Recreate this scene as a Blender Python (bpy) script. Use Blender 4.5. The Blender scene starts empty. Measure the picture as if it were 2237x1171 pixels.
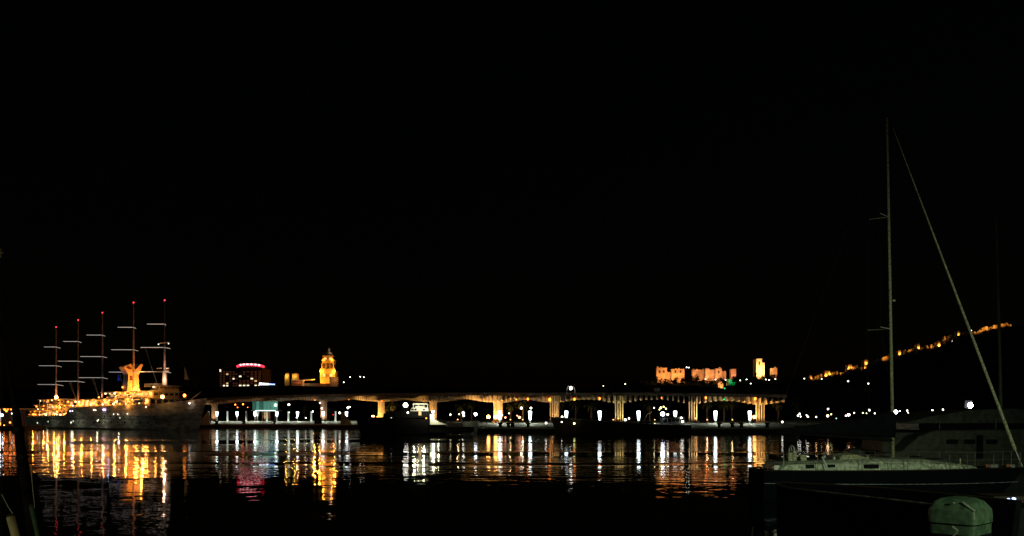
import bpy, math, random
from mathutils import Vector, Matrix
random.seed(7)
R = math.radians
sc = bpy.context.scene
col = sc.collection

# ------------------------------------------------------------ camera, sky, moon, exposure
F, CX, HY, CH = 1950.0, 1118.5, 913.0, 2.8          # focal length and horizon in photo pixels, eye height in m
cam_d = bpy.data.cameras.new('camera'); cam = bpy.data.objects.new('camera', cam_d); col.objects.link(cam)
cam.location = (0, 0, CH); cam.rotation_euler = (R(90), 0, 0)
cam_d.sensor_width = 36; cam_d.lens = 36*F/2237; cam_d.shift_y = (HY-585.5)/2237
cam_d.clip_start = 0.1; cam_d.clip_end = 6000
sc.camera = cam
MOON_EL, MOON_AZ = R(28), R(250)          # low moon behind the viewer's left shoulder
w = bpy.data.worlds.new('World'); sc.world = w; w.use_nodes = True
nt = w.node_tree; bg = nt.nodes['Background']
sky = nt.nodes.new('ShaderNodeTexSky'); sky.sky_type = 'NISHITA'; sky.sun_disc = False
sky.sun_elevation = R(2); sky.sun_rotation = MOON_AZ
nt.links.new(sky.outputs[0], bg.inputs[0]); bg.inputs[1].default_value = 0.0004
sun_d = bpy.data.lights.new('moon', 'SUN'); sun = bpy.data.objects.new('moon', sun_d); col.objects.link(sun)
sun_d.energy = 0.04; sun_d.angle = R(0.5); sun_d.color = (0.95, 1.0, 0.86)
sun.rotation_euler = (R(90)-MOON_EL, 0, R(-70))
sc.view_settings.view_transform = 'Standard'; sc.view_settings.look = 'None'
sc.view_settings.exposure = 0; sc.view_settings.gamma = 1
sc.cycles.max_bounces = 5; sc.cycles.diffuse_bounces = 0; sc.cycles.glossy_bounces = 3
sc.cycles.transmission_bounces = 2; sc.cycles.volume_bounces = 0
sc.cycles.sample_clamp_indirect = 40; sc.cycles.caustics_reflective = False; sc.cycles.caustics_refractive = False
sc.cycles.use_denoising = True
sc.cycles.use_light_tree = True

# ------------------------------------------------------------ helpers
def P(px, py, d):                       # photo pixel + real distance -> point in the place (metres)
    return Vector(((px-CX)/F*d, d, CH+(HY-py)/F*d))
def XD(px, d): return (px-CX)/F*d
def ZD(py, d): return CH+(HY-py)/F*d
def lerp(a, b, t): return a+(b-a)*t
def interp(x, pts):
    if x <= pts[0][0]: return pts[0][1]
    for (a, b), (c, e) in zip(pts, pts[1:]):
        if x <= c: return lerp(b, e, (x-a)/(c-a))
    return pts[-1][1]

MATS = {}
def mat(name, c, rough=0.6, var=0.25, scale=3.0, metal=0.0, bump=0.0, spec=0.5, stretch=None):
    if name in MATS: return MATS[name]
    m = bpy.data.materials.new(name); m.use_nodes = True; t = m.node_tree; b = t.nodes['Principled BSDF']
    b.inputs['Roughness'].default_value = rough; b.inputs['Metallic'].default_value = metal
    b.inputs['Specular IOR Level'].default_value = spec
    co = t.nodes.new('ShaderNodeTexCoord'); mp = t.nodes.new('ShaderNodeMapping')
    if stretch: mp.inputs['Scale'].default_value = stretch
    n = t.nodes.new('ShaderNodeTexNoise'); n.inputs['Scale'].default_value = scale; n.inputs['Detail'].default_value = 6
    r = t.nodes.new('ShaderNodeValToRGB')
    r.color_ramp.elements[0].position = 0.3; r.color_ramp.elements[1].position = 0.72
    r.color_ramp.elements[0].color = tuple(x*(1-var) for x in c)+(1,)
    r.color_ramp.elements[1].color = tuple(min(1, x*(1+var)) for x in c)+(1,)
    t.links.new(co.outputs['Object'], mp.inputs[0]); t.links.new(mp.outputs[0], n.inputs[0])
    t.links.new(n.outputs[0], r.inputs[0]); t.links.new(r.outputs[0], b.inputs['Base Color'])
    if bump:
        bp = t.nodes.new('ShaderNodeBump'); bp.inputs['Distance'].default_value = bump; bp.inputs['Strength'].default_value = 0.6
        t.links.new(n.outputs[0], bp.inputs['Height']); t.links.new(bp.outputs[0], b.inputs['Normal'])
    MATS[name] = m
    return m
def emit(name, c, s):
    if name in MATS: return MATS[name]
    m = bpy.data.materials.new(name); m.use_nodes = True; b = m.node_tree.nodes['Principled BSDF']
    b.inputs['Base Color'].default_value = tuple(0.6*x for x in c)+(1,)
    b.inputs['Emission Color'].default_value = c+(1,); b.inputs['Emission Strength'].default_value = s
    m.cycles.emission_sampling = 'NONE'     # small visible globes; the lamp objects beside them carry their light
    MATS[name] = m
    return m

WL = {}                                 # world position of every parent, so parts can be given in world metres
class MB:
    def __init__(s): s.v = []; s.f = []
    def add(s, vs, fs):
        o = len(s.v); s.v += [tuple(x) for x in vs]; s.f += [tuple(i+o for i in f) for f in fs]; return s
    def hexa(s, p):                     # 8 points: bottom ring 0-3, top ring 4-7
        return s.add(p, [(3,2,1,0),(4,5,6,7),(0,1,5,4),(1,2,6,5),(2,3,7,6),(3,0,4,7)])
    def box(s, x0, x1, y0, y1, z0, z1):
        return s.hexa([(x0,y0,z0),(x1,y0,z0),(x1,y1,z0),(x0,y1,z0),(x0,y0,z1),(x1,y0,z1),(x1,y1,z1),(x0,y1,z1)])
    def tube(s, p, q, r0, r1=None, n=8):
        p, q = Vector(p), Vector(q); r1 = r0 if r1 is None else r1
        a = (q-p).normalized(); u = a.orthogonal().normalized(); w_ = a.cross(u)
        vs = []
        for c, r in ((p, r0), (q, r1)):
            for i in range(n):
                t = 2*math.pi*i/n; vs.append(c+u*(r*math.cos(t))+w_*(r*math.sin(t)))
        return s.add(vs, [(i,(i+1)%n,(i+1)%n+n,i+n) for i in range(n)]+[tuple(range(n-1,-1,-1)), tuple(range(n,2*n))])
    def path(s, pts, rs, n=6):
        for (a, b), (r, q) in zip(zip(pts, pts[1:]), zip(rs, rs[1:])): s.tube(a, b, r, q, n)
        return s
    def lathe(s, c, prof, n=12, cap=True):     # prof: (radius, z)
        c = Vector(c); vs = []
        for r, z in prof:
            for i in range(n):
                t = 2*math.pi*i/n; vs.append((c.x+r*math.cos(t), c.y+r*math.sin(t), c.z+z))
        fs = []
        for k in range(len(prof)-1):
            for i in range(n):
                fs.append((k*n+i, k*n+(i+1)%n, (k+1)*n+(i+1)%n, (k+1)*n+i))
        if cap: fs += [tuple(range(n-1,-1,-1)), tuple(range((len(prof)-1)*n, len(prof)*n))]
        return s.add(vs, fs)
    def ball(s, c, r, n=8, sz=1.0):
        r *= 0.8
        return s.lathe(c, [(r*math.sin(math.pi*k/n)+1e-4, -r*sz*math.cos(math.pi*k/n)) for k in range(n+1)], n+2, False)
    def extrude(s, pts, off):           # polygon of 3-D points pushed along off
        n = len(pts); off = Vector(off); a = [Vector(p) for p in pts]
        return s.add(a+[p+off for p in a], [tuple(range(n-1,-1,-1)), tuple(range(n,2*n))]+[(i,(i+1)%n,(i+1)%n+n,i+n) for i in range(n)])
    def loft(s, rings, close=False, caps=True):
        n = len(rings[0]); vs = [p for r in rings for p in r]; fs = []
        for k in range(len(rings)-1):
            for i in range(n if close else n-1):
                j = (i+1) % n; fs.append((k*n+i, k*n+j, (k+1)*n+j, (k+1)*n+i))
        if caps: fs += [tuple(range(n-1,-1,-1)), tuple(range((len(rings)-1)*n, len(rings)*n))]
        return s.add(vs, fs)
    def build(s, name, m, parent=None, smooth=False, loc=None):
        o0 = Vector(WL[parent.name]) if parent else Vector(loc or (0,0,0))
        me = bpy.data.meshes.new(name); me.from_pydata([tuple(Vector(v)-o0) for v in s.v], [], s.f); me.update()
        if smooth:
            for p in me.polygons: p.use_smooth = True
        me.materials.append(m)
        o = bpy.data.objects.new(name, me); col.objects.link(o)
        if parent: o.parent = parent
        else: o.location = o0
        WL[o.name] = o0
        return o
def tag(o, label=None, cat=None, group=None, kind=None):
    if label: o['label'] = label
    if cat: o['category'] = cat
    if group: o['group'] = group
    if kind: o['kind'] = kind
    return o
def root(name, loc, label, cat, group=None):
    o = bpy.data.objects.new(name, None); col.objects.link(o); o.location = loc; o.empty_display_size = 0.2
    WL[o.name] = Vector(loc); return tag(o, label, cat, group)
def copy_tree(o, parent=None, loc=None, deep=True):
    c = o.copy(); col.objects.link(c)
    if parent: c.parent = parent
    if loc is not None: c.location = loc
    WL[c.name] = Vector(loc) if loc is not None else WL.get(o.name, Vector())
    for ch in list(o.children): copy_tree(ch, c)
    return c
def lamp(parent, p, power, c, r=0.25, kind='POINT'):
    l = bpy.data.lights.new('light', kind); l.energy = power; l.color = c; l.shadow_soft_size = r
    wallwash = parent.name.startswith(('fortress','hill_wall','green_lit'))
    if wallwash: l = bpy.data.lights.new('light', 'SPOT'); l.energy = power; l.color = c; l.shadow_soft_size = r; l.spot_size = R(135); l.spot_blend = .6
    o = bpy.data.objects.new('light', l); col.objects.link(o)
    o.parent = parent; o.location = Vector(p)-Vector(WL[parent.name])
    if wallwash: o.rotation_euler = Vector((0,1,.45)).to_track_quat('-Z','Y').to_euler()    # floodlight turned to the wall behind it
    return o
ORD = ['first','second','third','fourth','fifth','sixth','seventh','eighth','ninth','tenth','eleventh','twelfth','thirteenth',
       'fourteenth','fifteenth','sixteenth','seventeenth','eighteenth','nineteenth','twentieth']

# ------------------------------------------------------------ materials
stone   = mat('limestone', (0.42,0.36,0.27), 0.85, 0.3, 1.2, bump=0.05)
paving  = mat('paving', (0.40,0.42,0.37), 0.75, 0.25, 0.6)
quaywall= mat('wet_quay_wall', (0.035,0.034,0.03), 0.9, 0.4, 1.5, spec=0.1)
concrete= mat('pale_concrete', (0.48,0.41,0.31), 0.8, 0.25, 2.0)
facia   = mat('weathered_concrete', (0.20,0.145,0.10), 0.9, 0.6, 3.5)
soil    = mat('dark_soil', (0.012,0.014,0.009), 1.0, 0.4, 0.2, spec=0.0)
leaf    = mat('dark_leaf', (0.013,0.019,0.008), 0.8, 0.4, 1.0, spec=0.1)
palmleaf= mat('palm_leaf', (0.06,0.08,0.03), 0.7, 0.4, 2.0, spec=0.2)
bark    = mat('palm_bark', (0.20,0.15,0.10), 0.9, 0.4, 4.0)
white   = mat('white_paint', (0.72,0.72,0.69), 0.45, 0.12, 1.5)
hullp   = mat('ship_hull_paint', (0.55,0.55,0.46), 0.6, 0.6, 0.5, stretch=(1,1,3))
darkblue= mat('navy_hull', (0.004,0.005,0.007), 0.6, 0.3, 1.0, spec=0.0)
blackp  = mat('black_paint', (0.006,0.006,0.007), 0.7, 0.3, 2.0, spec=0.1)
darkwood= mat('dark_wood', (0.03,0.022,0.015), 0.8, 0.4, 3.0, spec=0.1)
tanwood = mat('tan_wood', (0.24,0.20,0.10), 0.8, 0.5, 9.0, stretch=(1,1,0.2))
glassd  = mat('dark_glass', (0.008,0.009,0.01), 0.15, 0.2, 1.0)
metal   = mat('brushed_metal', (0.5,0.5,0.48), 0.35, 0.2, 6.0, metal=0.8)
alu     = mat('mast_aluminium', (0.34,0.33,0.20), 0.6, 0.85, 24.0)
canvas  = mat('dark_canvas', (0.006,0.007,0.009), 0.95, 0.3, 6.0, spec=0.02)
sailc   = mat('sail_cloth', (0.42,0.41,0.26), 0.8, 0.7, 18.0)
gelcoat = mat('gelcoat', (0.40,0.43,0.33), 0.5, 0.7, 9.0)
greyhull= mat('grey_hull', (0.055,0.06,0.045), 0.6, 0.55, 4.0)
brick   = mat('dark_facade', (0.07,0.045,0.03), 0.9, 0.35, 0.6)
ropem   = mat('rope', (0.35,0.33,0.26), 0.9, 0.3, 20.0)
ob_mat  = mat('outboard_paint', (0.10,0.165,0.10), 0.4, 0.5, 7.0)
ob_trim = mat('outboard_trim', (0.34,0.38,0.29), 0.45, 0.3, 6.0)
WARM=(1.0,0.50,0.13); AMB=(1.0,0.42,0.09); SOFT=(1.0,0.82,0.55); COOL=(0.86,0.95,1.0)
e_warm  = emit('bulb_warm', (1.0,0.24,0.03), 8)
e_deck  = emit('bulb_deck', (1.0,0.21,0.02), 6)
emit('bulb_cream', (1.0,0.72,0.38), 4)
e_hot   = emit('floodlight_hot', (1.0,0.44,0.12), 18)
e_cool  = emit('luminaire_cool', (0.78,0.93,1.0), 6)
e_blue  = emit('lamp_bluish', (0.75,0.82,1.0), 22)
e_red   = emit('masthead_red', (1.0,0.03,0.06), 3)
e_wht   = emit('bulb_white', (1.0,0.93,0.80), 7)

# ------------------------------------------------------------ the setting: water, land, hill
wm = bpy.data.materials.new('harbour_water'); wm.use_nodes = True; t = wm.node_tree; b = t.nodes['Principled BSDF']
b.inputs['Base Color'].default_value = (0.002,0.004,0.005,1); b.inputs['Roughness'].default_value = 0.02
b.inputs['IOR'].default_value = 1.33
def nd(k, **kw):
    n = t.nodes.new(k)
    for a, v in kw.items(): setattr(n, a, v)
    return n
geo = nd('ShaderNodeNewGeometry')
def wnoise(scale, detail, stretch):
    mp = nd('ShaderNodeMapping'); mp.inputs['Scale'].default_value = stretch
    n = nd('ShaderNodeTexNoise'); n.inputs['Scale'].default_value = scale; n.inputs['Detail'].default_value = detail; n.inputs['Roughness'].default_value = 0.45
    t.links.new(geo.outputs['Position'], mp.inputs[0]); t.links.new(mp.outputs[0], n.inputs[0]); return n.outputs[0]
def mth(op, a, b_=None):
    n = nd('ShaderNodeMath', operation=op)
    for i, x in enumerate((a, b_)):
        if x is None: continue
        if isinstance(x, (int, float)): n.inputs[i].default_value = x
        else: t.links.new(x, n.inputs[i])
    return n.outputs[0]
def mrange(x, a, b_, c, e):
    n = nd('ShaderNodeMapRange'); n.interpolation_type = 'SMOOTHSTEP'
    t.links.new(x, n.inputs[0])
    for i, v in enumerate((a, b_, c, e)): n.inputs[i+1].default_value = v
    return n.outputs[0]
sep = nd('ShaderNodeSeparateXYZ'); t.links.new(geo.outputs['Position'], sep.inputs[0])
W1 = wnoise(0.8, 2.0, (0.9,1,1)); W2 = wnoise(2.6, 2.0, (1,1,1)); W3 = wnoise(0.15, 1.0, (0.6,1,1))
hgt = mth('ADD', mth('ADD', mth('MULTIPLY', W1, 0.034), mth('MULTIPLY', W2, 0.0085)), mth('MULTIPLY', W3, 0.03))
band = wnoise(0.05, 2.0, (0.25,1.6,1))          # ruffled and calm patches
ruffle = mth('MULTIPLY', mrange(sep.outputs[1], 30, 56, 0.42, 1.0), mrange(band, 0.38, 0.52, 0.12, 1.0))
bp = nd('ShaderNodeBump'); bp.inputs['Strength'].default_value = 1.0; bp.inputs['Distance'].default_value = 1.0
t.links.new(mth('MULTIPLY', hgt, ruffle), bp.inputs['Height']); t.links.new(bp.outputs[0], b.inputs['Normal'])
mb = MB(); mb.add([(-900,-60,0),(900,-60,0),(900,420,0),(-900,420,0)], [(0,1,2,3)])
tag(mb.build('water', wm), kind='structure')

QZ, QE, AP = 1.8, 0.95, 8.0               # promenade level, quay edge level, depth of the sloping apron
edge = [(-900,300),(XD(-120,268),268),(XD(380,266),266),(XD(430,257),257),(XD(768,250),250),(XD(905,196),196),(XD(1040,170),170),(XD(1800,161),161),(900,150)]
mb = MB()
n = len(edge)
inner = [(x,y+AP) for x,y in edge]
mb.add([(x,y,QZ) for x,y in inner]+[(900,700,QZ),(-900,700,QZ)], [tuple(range(n+2))])
tag(mb.build('quay_pavement', paving), kind='structure')
mb = MB()
for (a, b_), (a2, b2) in zip(zip(edge, edge[1:]), zip(inner, inner[1:])):
    st = 6                                # broad shallow steps
    for k in range(st):
        u0, u1 = k/st, (k+1)/st; z0, z1 = lerp(QE,QZ,k/st), lerp(QE,QZ,(k+1)/st)
        q = [(lerp(a[0],a2[0],u),lerp(a[1],a2[1],u)) for u in (u0,u1)]; q2 = [(lerp(b_[0],b2[0],u),lerp(b_[1],b2[1],u)) for u in (u0,u1)]
        mb.add([q[0]+(z0,),q2[0]+(z0,),q2[1]+(z0+.05,),q[1]+(z0+.05,)],[(0,1,2,3)]); mb.add([q[1]+(z0+.05,),q2[1]+(z0+.05,),q2[1]+(z1,),q[1]+(z1,)],[(0,1,2,3)])
tag(mb.build('quay_steps', paving), kind='structure')
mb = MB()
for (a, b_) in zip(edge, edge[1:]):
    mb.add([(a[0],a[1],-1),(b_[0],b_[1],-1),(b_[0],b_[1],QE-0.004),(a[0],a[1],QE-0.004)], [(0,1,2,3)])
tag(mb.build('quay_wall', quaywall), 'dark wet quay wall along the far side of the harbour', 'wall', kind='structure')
# coping stones along the lit stretches of the quay edge
cop = tag(MB().box(XD(1040,172),XD(1040,172)+0.01,170,170.01,QE,QE+0.01).build('quay_coping', paving), kind='structure')
WL[cop.name] = Vector((0,0,0))
def coping(a, b_):
    a, b_ = Vector(a+(0,)), Vector(b_+(0,)); L = (b_-a).length; k = int(L/2.4); d_ = (b_-a)/k; nn = Vector((-d_.y,d_.x,0)).normalized()
    for i in range(k):
        p = a+d_*(i+0.02); q = a+d_*(i+0.98); h = QE+0.10+random.uniform(-0.008,0.008)
        MB().hexa([(p.x-nn.x*.05,p.y-nn.y*.05,QE-.2),(q.x-nn.x*.05,q.y-nn.y*.05,QE-.2),(q+nn*.55).to_tuple()[:2]+(QE-.2,),(p+nn*.55).to_tuple()[:2]+(QE-.2,),
                   (p.x-nn.x*.05,p.y-nn.y*.05,h),(q.x-nn.x*.05,q.y-nn.y*.05,h),(q+nn*.55).to_tuple()[:2]+(h,),(p+nn*.55).to_tuple()[:2]+(h,)]).build('coping_stone', stone, cop)
coping(edge[3], edge[4]); coping(edge[6], edge[7])

crest = [(-900,846),(200,850),(600,842),(900,848),(1250,852),(1360,838),(1430,830),(1520,832),(1600,836),(1660,822),(1720,828),(1765,834),(1806,825),(1855,812),(1890,803),
         (1933,788),(1963,778),(1990,768),(2049,760),(2092,738),(2140,724),(2175,717),(2210,712),(2300,704),(2600,690),(3200,700)]
rows = [(330,0.0),(370,0.12),(410,0.36),(440,0.62),(474,1.0),(520,1.02),(640,0.8)]
xs = [-900+i*25 for i in range(165)]
mb = MB(); vs = []; fs = []
for d, k in rows:
    for px in xs:
        dd = d if d < 475 else 474
        zc = ZD(interp(px, crest), 474)
        z = lerp(QZ+0.02, zc, k)
        if 0.05 < k < 1: z += math.sin(px*0.11)*math.sin(d*0.2+px*.03)*0.8*k
        vs.append((XD(px,474)*(0.75+0.25*d/474), d, z))
nx = len(xs)
for r in range(len(rows)-1):
    for i in range(nx-1): fs.append((r*nx+i, r*nx+i+1, (r+1)*nx+i+1, (r+1)*nx+i))
mb.add(vs, fs); tag(mb.build('hill', soil, smooth=True), kind='structure')

def clump(mb, c, rx, rz, k, size, seed=None):        # a crown: many leaf-sized faces through an uneven volume
    rnd = random
    for _ in range(k):
        while True:
            u = Vector((rnd.uniform(-1,1), rnd.uniform(-1,1), rnd.uniform(-1,1)))
            if 0.25 < u.length < 1: break
        p = Vector(c)+Vector((u.x*rx, u.y*rx, u.z*rz*(0.75+0.25*math.sin(u.x*5))))
        a = Vector((rnd.gauss(0,1), rnd.gauss(0,1), rnd.gauss(0,1))).normalized(); bb = a.orthogonal().normalized()
        s_ = size*rnd.uniform(0.6,1.3)
        mb.add([p-a*s_, p+bb*s_*0.6, p+a*s_, p-bb*s_*0.6], [(0,1,2,3)])
mb = MB()
for i in range(260):
    px = random.uniform(1380, 2330); zc = ZD(interp(px, crest), 474); d = random.uniform(438, 466)
    k = lerp(0.62, 1.0, (d-440)/34)
    z = lerp(QZ, zc, k); clump(mb, (XD(px,474)*(0.75+.25*d/474), d, z+0.6), random.uniform(1.2,2.4), random.uniform(1.0,1.9), 34, 0.55)
wallpts = [(1430,826),(1500,825),(1512,822),(1540,828),(1590,826),(1600,822),(1650,818),(1700,819),(1766,833),(1806,824),(1855,809),(1890,802),(1933,787),(1990,768),(2049,760),(2070,742),(2135,728),(2175,718),(2210,712)]
for i in range(330):                     # bushes right below the walls, tops cutting into them
    px = random.uniform(1428, 2215)
    if 1700 < px < 1762: continue
    d = random.uniform(444, 450); zt = ZD(interp(px, wallpts)+random.uniform(-3.5,5) - (5 if random.random() < .12 else 0), d)
    hh = random.uniform(1.0,2.2); clump(mb, (XD(px,d), d, zt-hh), random.uniform(.5,1.3), hh, 40, .34)
tag(mb.build('hillside_wood', leaf), 'dark wood covering the hillside below the floodlit walls', 'wood', kind='stuff')
mb = MB()
for i in range(150):
    px = random.uniform(380, 1420); d = random.uniform(318, 345); h = ZD(random.uniform(852,866), d)-1
    for q in range(2): clump(mb, (XD(px,d)+random.uniform(-3,3), d, h*0.6+q*h*0.2), random.uniform(3,4.5), h*0.26, 60, 0.9)
    mb.tube((XD(px,d),d,QZ),(XD(px,d),d,h*0.6),0.3,0.15,5)
tag(mb.build('park_treeline', leaf), 'black line of park trees behind the long pergola', 'trees', kind='stuff')

# ------------------------------------------------------------ the long concrete pergola on the far quay
pd = [(380,300),(410,298),(560,282),(688,268),(810,245),(921,219),(1066,199),(1200,191),(1350,188),(1515,185),(1665,183),(1740,182)]
ptop = [(400,875),(470,869),(560,865),(700,861),(850,859.5),(1000,858),(1250,858),(1436,858),(1722,862)]
cols_px = [452,566,688,810,921,1066,1200,1350,1515,1665]
PR0, PR1 = 409, 1720
def per(px):                            # front line of the pergola: point on the plan, top z
    d = interp(px, pd); return Vector((XD(px,d), d, 0)), ZD(interp(px, ptop), d)
samples = [(px,)+per(px) for px in [PR0+i*1.0 for i in range(PR1-PR0+1)]]
arc = [0.0]
for a, b_ in zip(samples, samples[1:]): arc.append(arc[-1]+(b_[1]-a[1]).length)
def at_arc(s):
    lo, hi = 0, len(arc)-1
    while hi-lo > 1:
        m_ = (lo+hi)//2
        if arc[m_] <= s: lo = m_
        else: hi = m_
    k = (s-arc[lo])/max(1e-6, arc[hi]-arc[lo]); a, b_ = samples[lo], samples[hi]
    tg = (b_[1]-a[1]).normalized()
    return lerp(a[0],b_[0],k), a[1].lerp(b_[1],k), lerp(a[2],b_[2],k), tg
DEEP = 9.0
proot = root('pergola', (samples[900][1].x, samples[900][1].y, QZ), 'long wavy concrete pergola with hanging ribs and lit columns on far quay', 'pergola')
def dip(px):                            # ribs hang deeper at every column
    m_ = min(abs(px-c) for c in cols_px)
    return 0.5+0.5*math.cos(min(1, m_/66.0)*math.pi)
L = arc[-1]
NS = 16
for k in range(NS):                     # roof in cast sections with narrow joints
    rings = []
    for j in range(7):
        s = L*(k+j/6*0.996)/NS; px, p, zt, tg = at_arc(min(s, L-1e-3)); nn = Vector((-tg.y, tg.x, 0))
        if nn.y < 0: nn = -nn
        wav = 0.0
        f0 = p; f1 = p+nn*DEEP; th = 0.62
        rings.append([(f0.x,f0.y,zt-th),(f1.x,f1.y,zt-th+0.3),(f1.x,f1.y,zt+0.3),(f0.x,f0.y,zt)])
    MB().loft(rings, close=True).build('roof_section', facia, proot)
NR = int(L/1.12)
for i in range(NR):
    s = (i+0.5)*L/NR; px, p, zt, tg = at_arc(s); nn = Vector((-tg.y, tg.x, 0))
    if nn.y < 0: nn = -nn
    dd = dip(px); hz = lerp(0.75, 1.45, dd) if px > 700 else lerp(0.7, 1.2, dd)
    z0 = zt-0.635; a = p-tg*0.13+nn*0.25; b_ = p+tg*0.13+nn*0.25
    prof = [(0,0),(0,-hz*0.8),(0.35,-hz),(DEEP*0.5,-hz*1.05),(DEEP-0.6,-hz*0.7),(DEEP-0.6,0.25)]
    MB().extrude([(a+nn*u).to_tuple()[:2]+(z0+v,) for u, v in prof], (b_-a)).build('rib', concrete, proot)
col_at = {}
for c in cols_px:
    px, p, zt, tg = min(((abs(s_[0]-c),)+s_ for s_ in samples))[1:4]+(None,)
    i_ = int(c-PR0); tg = (samples[min(i_+3,len(samples)-1)][1]-samples[max(0,i_-3)][1]).normalized(); nn = Vector((-tg.y,tg.x,0))
    if nn.y < 0: nn = -nn
    base = p+nn*3.2; col_at[c] = (base, tg, nn, zt)
    cr = MB().hexa([tuple((base+tg*u+nn*v)[:2])+(z,) for z in (QZ,QZ+0.25) for u, v in ((-1.3,-.7),(1.3,-.7),(1.3,.9),(-1.3,.9))]).build('column', concrete, proot)
    WL[cr.name] = Vector(WL[proot.name])
    for q in (-0.75,-0.25,0.25,0.75):    # fluted column of four upright blades, flaring at the head
        rings = []
        for z, ww, ex in ((QZ+.25,.115,0),(zt-2.6,.115,0),(zt-1.75,.13,.1),(zt-.64,.15,.25)):
            cc = base+tg*(q*(1+ex*0.35)); rings.append([tuple((cc+tg*u+nn*v)[:2])+(z,) for u, v in ((-ww,-.5-ex),(ww,-.5-ex),(ww,.6+ex),(-ww,.6+ex))])
        MB().loft(rings, close=True).build('blade', concrete, cr)
# uplights at the feet of the columns
def uplight(name_lbl, c, off, power, cl, m, size, lz=1.5):
    base, tg, nn, zt = col_at[c]; p = base+tg*off-nn*1.9; p.z = QZ
    r = root('floodlight', p, name_lbl, 'floodlight', 'floodlights at the pergola columns')
    MB().box(p.x-.25,p.x+.25,p.y-.2,p.y+.2,QZ,QZ+.18).tube((p.x-.3,p.y,QZ+.1),(p.x-.3,p.y,QZ+.9),.04).tube((p.x+.3,p.y,QZ+.1),(p.x+.3,p.y,QZ+.9),.04).build('bracket', blackp, r)
    MB().ball((p.x,p.y,QZ+0.75+size), size, 6).build('lens', m, r)
    sd = math.copysign(1,off if off else 1); q = base+tg*(off+sd*2.0)-nn*2.6
    for pp, pw, tilt, sz in ((Vector((q.x,q.y,QZ+.4)), power, -tg*sd*.25+nn*.3, 140), (Vector((p.x,p.y-.6,QZ+.8)), power*.12, nn*.9-tg*off*.3, 110)):
        l = lamp(r, pp, pw, cl, .2, 'SPOT'); l.data.spot_size = R(sz); l.data.spot_blend = .5
        l.rotation_euler = (Vector((0,0,1))+tilt).to_track_quat('-Z','Y').to_euler()
uplight('blazing warm floodlight at the column foot, left of the pair beside the quay edge', 1066, -1.15, 4200, WARM, e_hot, 0.5)
uplight('blazing warm floodlight at the column foot, right of the pair beside the quay edge', 1066, 1.2, 4200, WARM, e_hot, 0.5)
uplight('bright warm floodlight at left foot of the column behind the motor yacht bow', 810, -1.2, 5200, WARM, e_hot, 0.55)
uplight('smaller warm floodlight at right foot of the column behind the motor yacht bow', 810, 1.4, 2600, WARM, e_warm, 0.4)
uplight('single glaring floodlight at the last column of the pergola', 1665, -1.4, 3400, WARM, e_hot, 0.45)
uplight('small amber floodlight at the next to last pergola column', 1515, 0.5, 1700, (1,.68,.32), e_warm, 0.16)
uplight('faint floodlight at the ivy-coloured column behind the fishing boat', 1350, 0.0, 900, (1,.80,.33), e_warm, 0.14)
uplight('faint floodlight at the column beside the fishing boat bow', 1200, 0.2, 1000, (1,.60,.24), e_warm, 0.14)
uplight('faint unseen floodlight added under the hidden column above the yacht cabin', 921, 0.0, 2200, WARM, e_warm, 0.2, 2.5)  # added lamp, there only to light the ribs overhead
uplight('weak added floodlight at the pergola column left of the two bright ones', 688, 0.0, 900, (1,.58,.28), e_warm, 0.12)  # added lamp, brightens the dim left stretch of the pergola
uplight('weak added floodlight at the pergola column behind the glass pavilion', 566, 0.0, 800, (1,.58,.3), e_warm, 0.1)  # lamp added so the ribs here turn warm
uplight('weak added floodlight at the pergola column beside the ship bow', 452, 0.0, 600, (1,.58,.3), e_warm, 0.1)  # lamp added to warm the ship end of the roof
# warm ceiling lamps hanging between the ribs
for i, (px, py, sz) in enumerate([(1128,873,.16),(1153,872,.26),(1201,873,.36),(1255,872,.28),(1310,870.5,.26),(1445,869,.14),(1542,869,.26),(1650,871,.3),(688,874,.14),(834,876,.15),(762,873,.12)]):
    d = interp(px, pd)+0.15; p = P(px, py, d)
    o = root('ceiling_lamp', p, 'warm lamp hung under the pergola roof, %s counted from the ship end' % ORD[[8,9,10,11,0,1,2,3,4,5,6].index(i) if False else sorted([1128,1153,1201,1255,1310,1445,1542,1650,688,834,762]).index(px)], 'lamp', 'ceiling lamps under the pergola')
    MB().tube((p.x,p.y,p.z+sz),(p.x,p.y,p.z+1.0),.03,.03,5).build('stem', blackp, o)
    MB().ball(p, sz, 6, 1.3).build('globe', e_deck, o)

# ------------------------------------------------------------ white light columns along the promenade
def left_(px): return px < 800
def light_column(px, d, ytop, hgt, rad, bright, lbl):
    p = P(px, 913, d); p.z = QZ; zt = ZD(ytop, d)
    r = root('light_column', p, lbl, 'street light', 'light columns along the far promenade')
    MB().lathe((p.x,p.y,0), [(.16,QZ),(.16,QZ+.12),(.10,QZ+.16),(.10,max(QZ+.2,zt-hgt))], 8).build('post', metal, r)
    MB().lathe((p.x,p.y,0), [(rad*.55,zt-hgt),(rad*.8,zt-hgt*.4),(rad,zt-.12),(rad*.8,zt)], 10).build('luminaire', e_cool if bright else MATS['luminaire_dim'], r)
    MB().lathe((p.x,p.y,0), [(rad*.85,zt+.004),(rad*1.1,zt+.03),(rad*.4,zt+.12)], 10).build('cap', metal, r)
    if bright:                             # the cap throws the light down on the paving
        l = lamp(r, (p.x,p.y-.8,zt-.5), 1100 if left_(px) else 850, (.93,1.0,.80), .25, 'SPOT'); l.data.spot_size = R(150); l.data.spot_blend = .4
emit('luminaire_dim', (0.80,0.95,0.72), 0.35)
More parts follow.
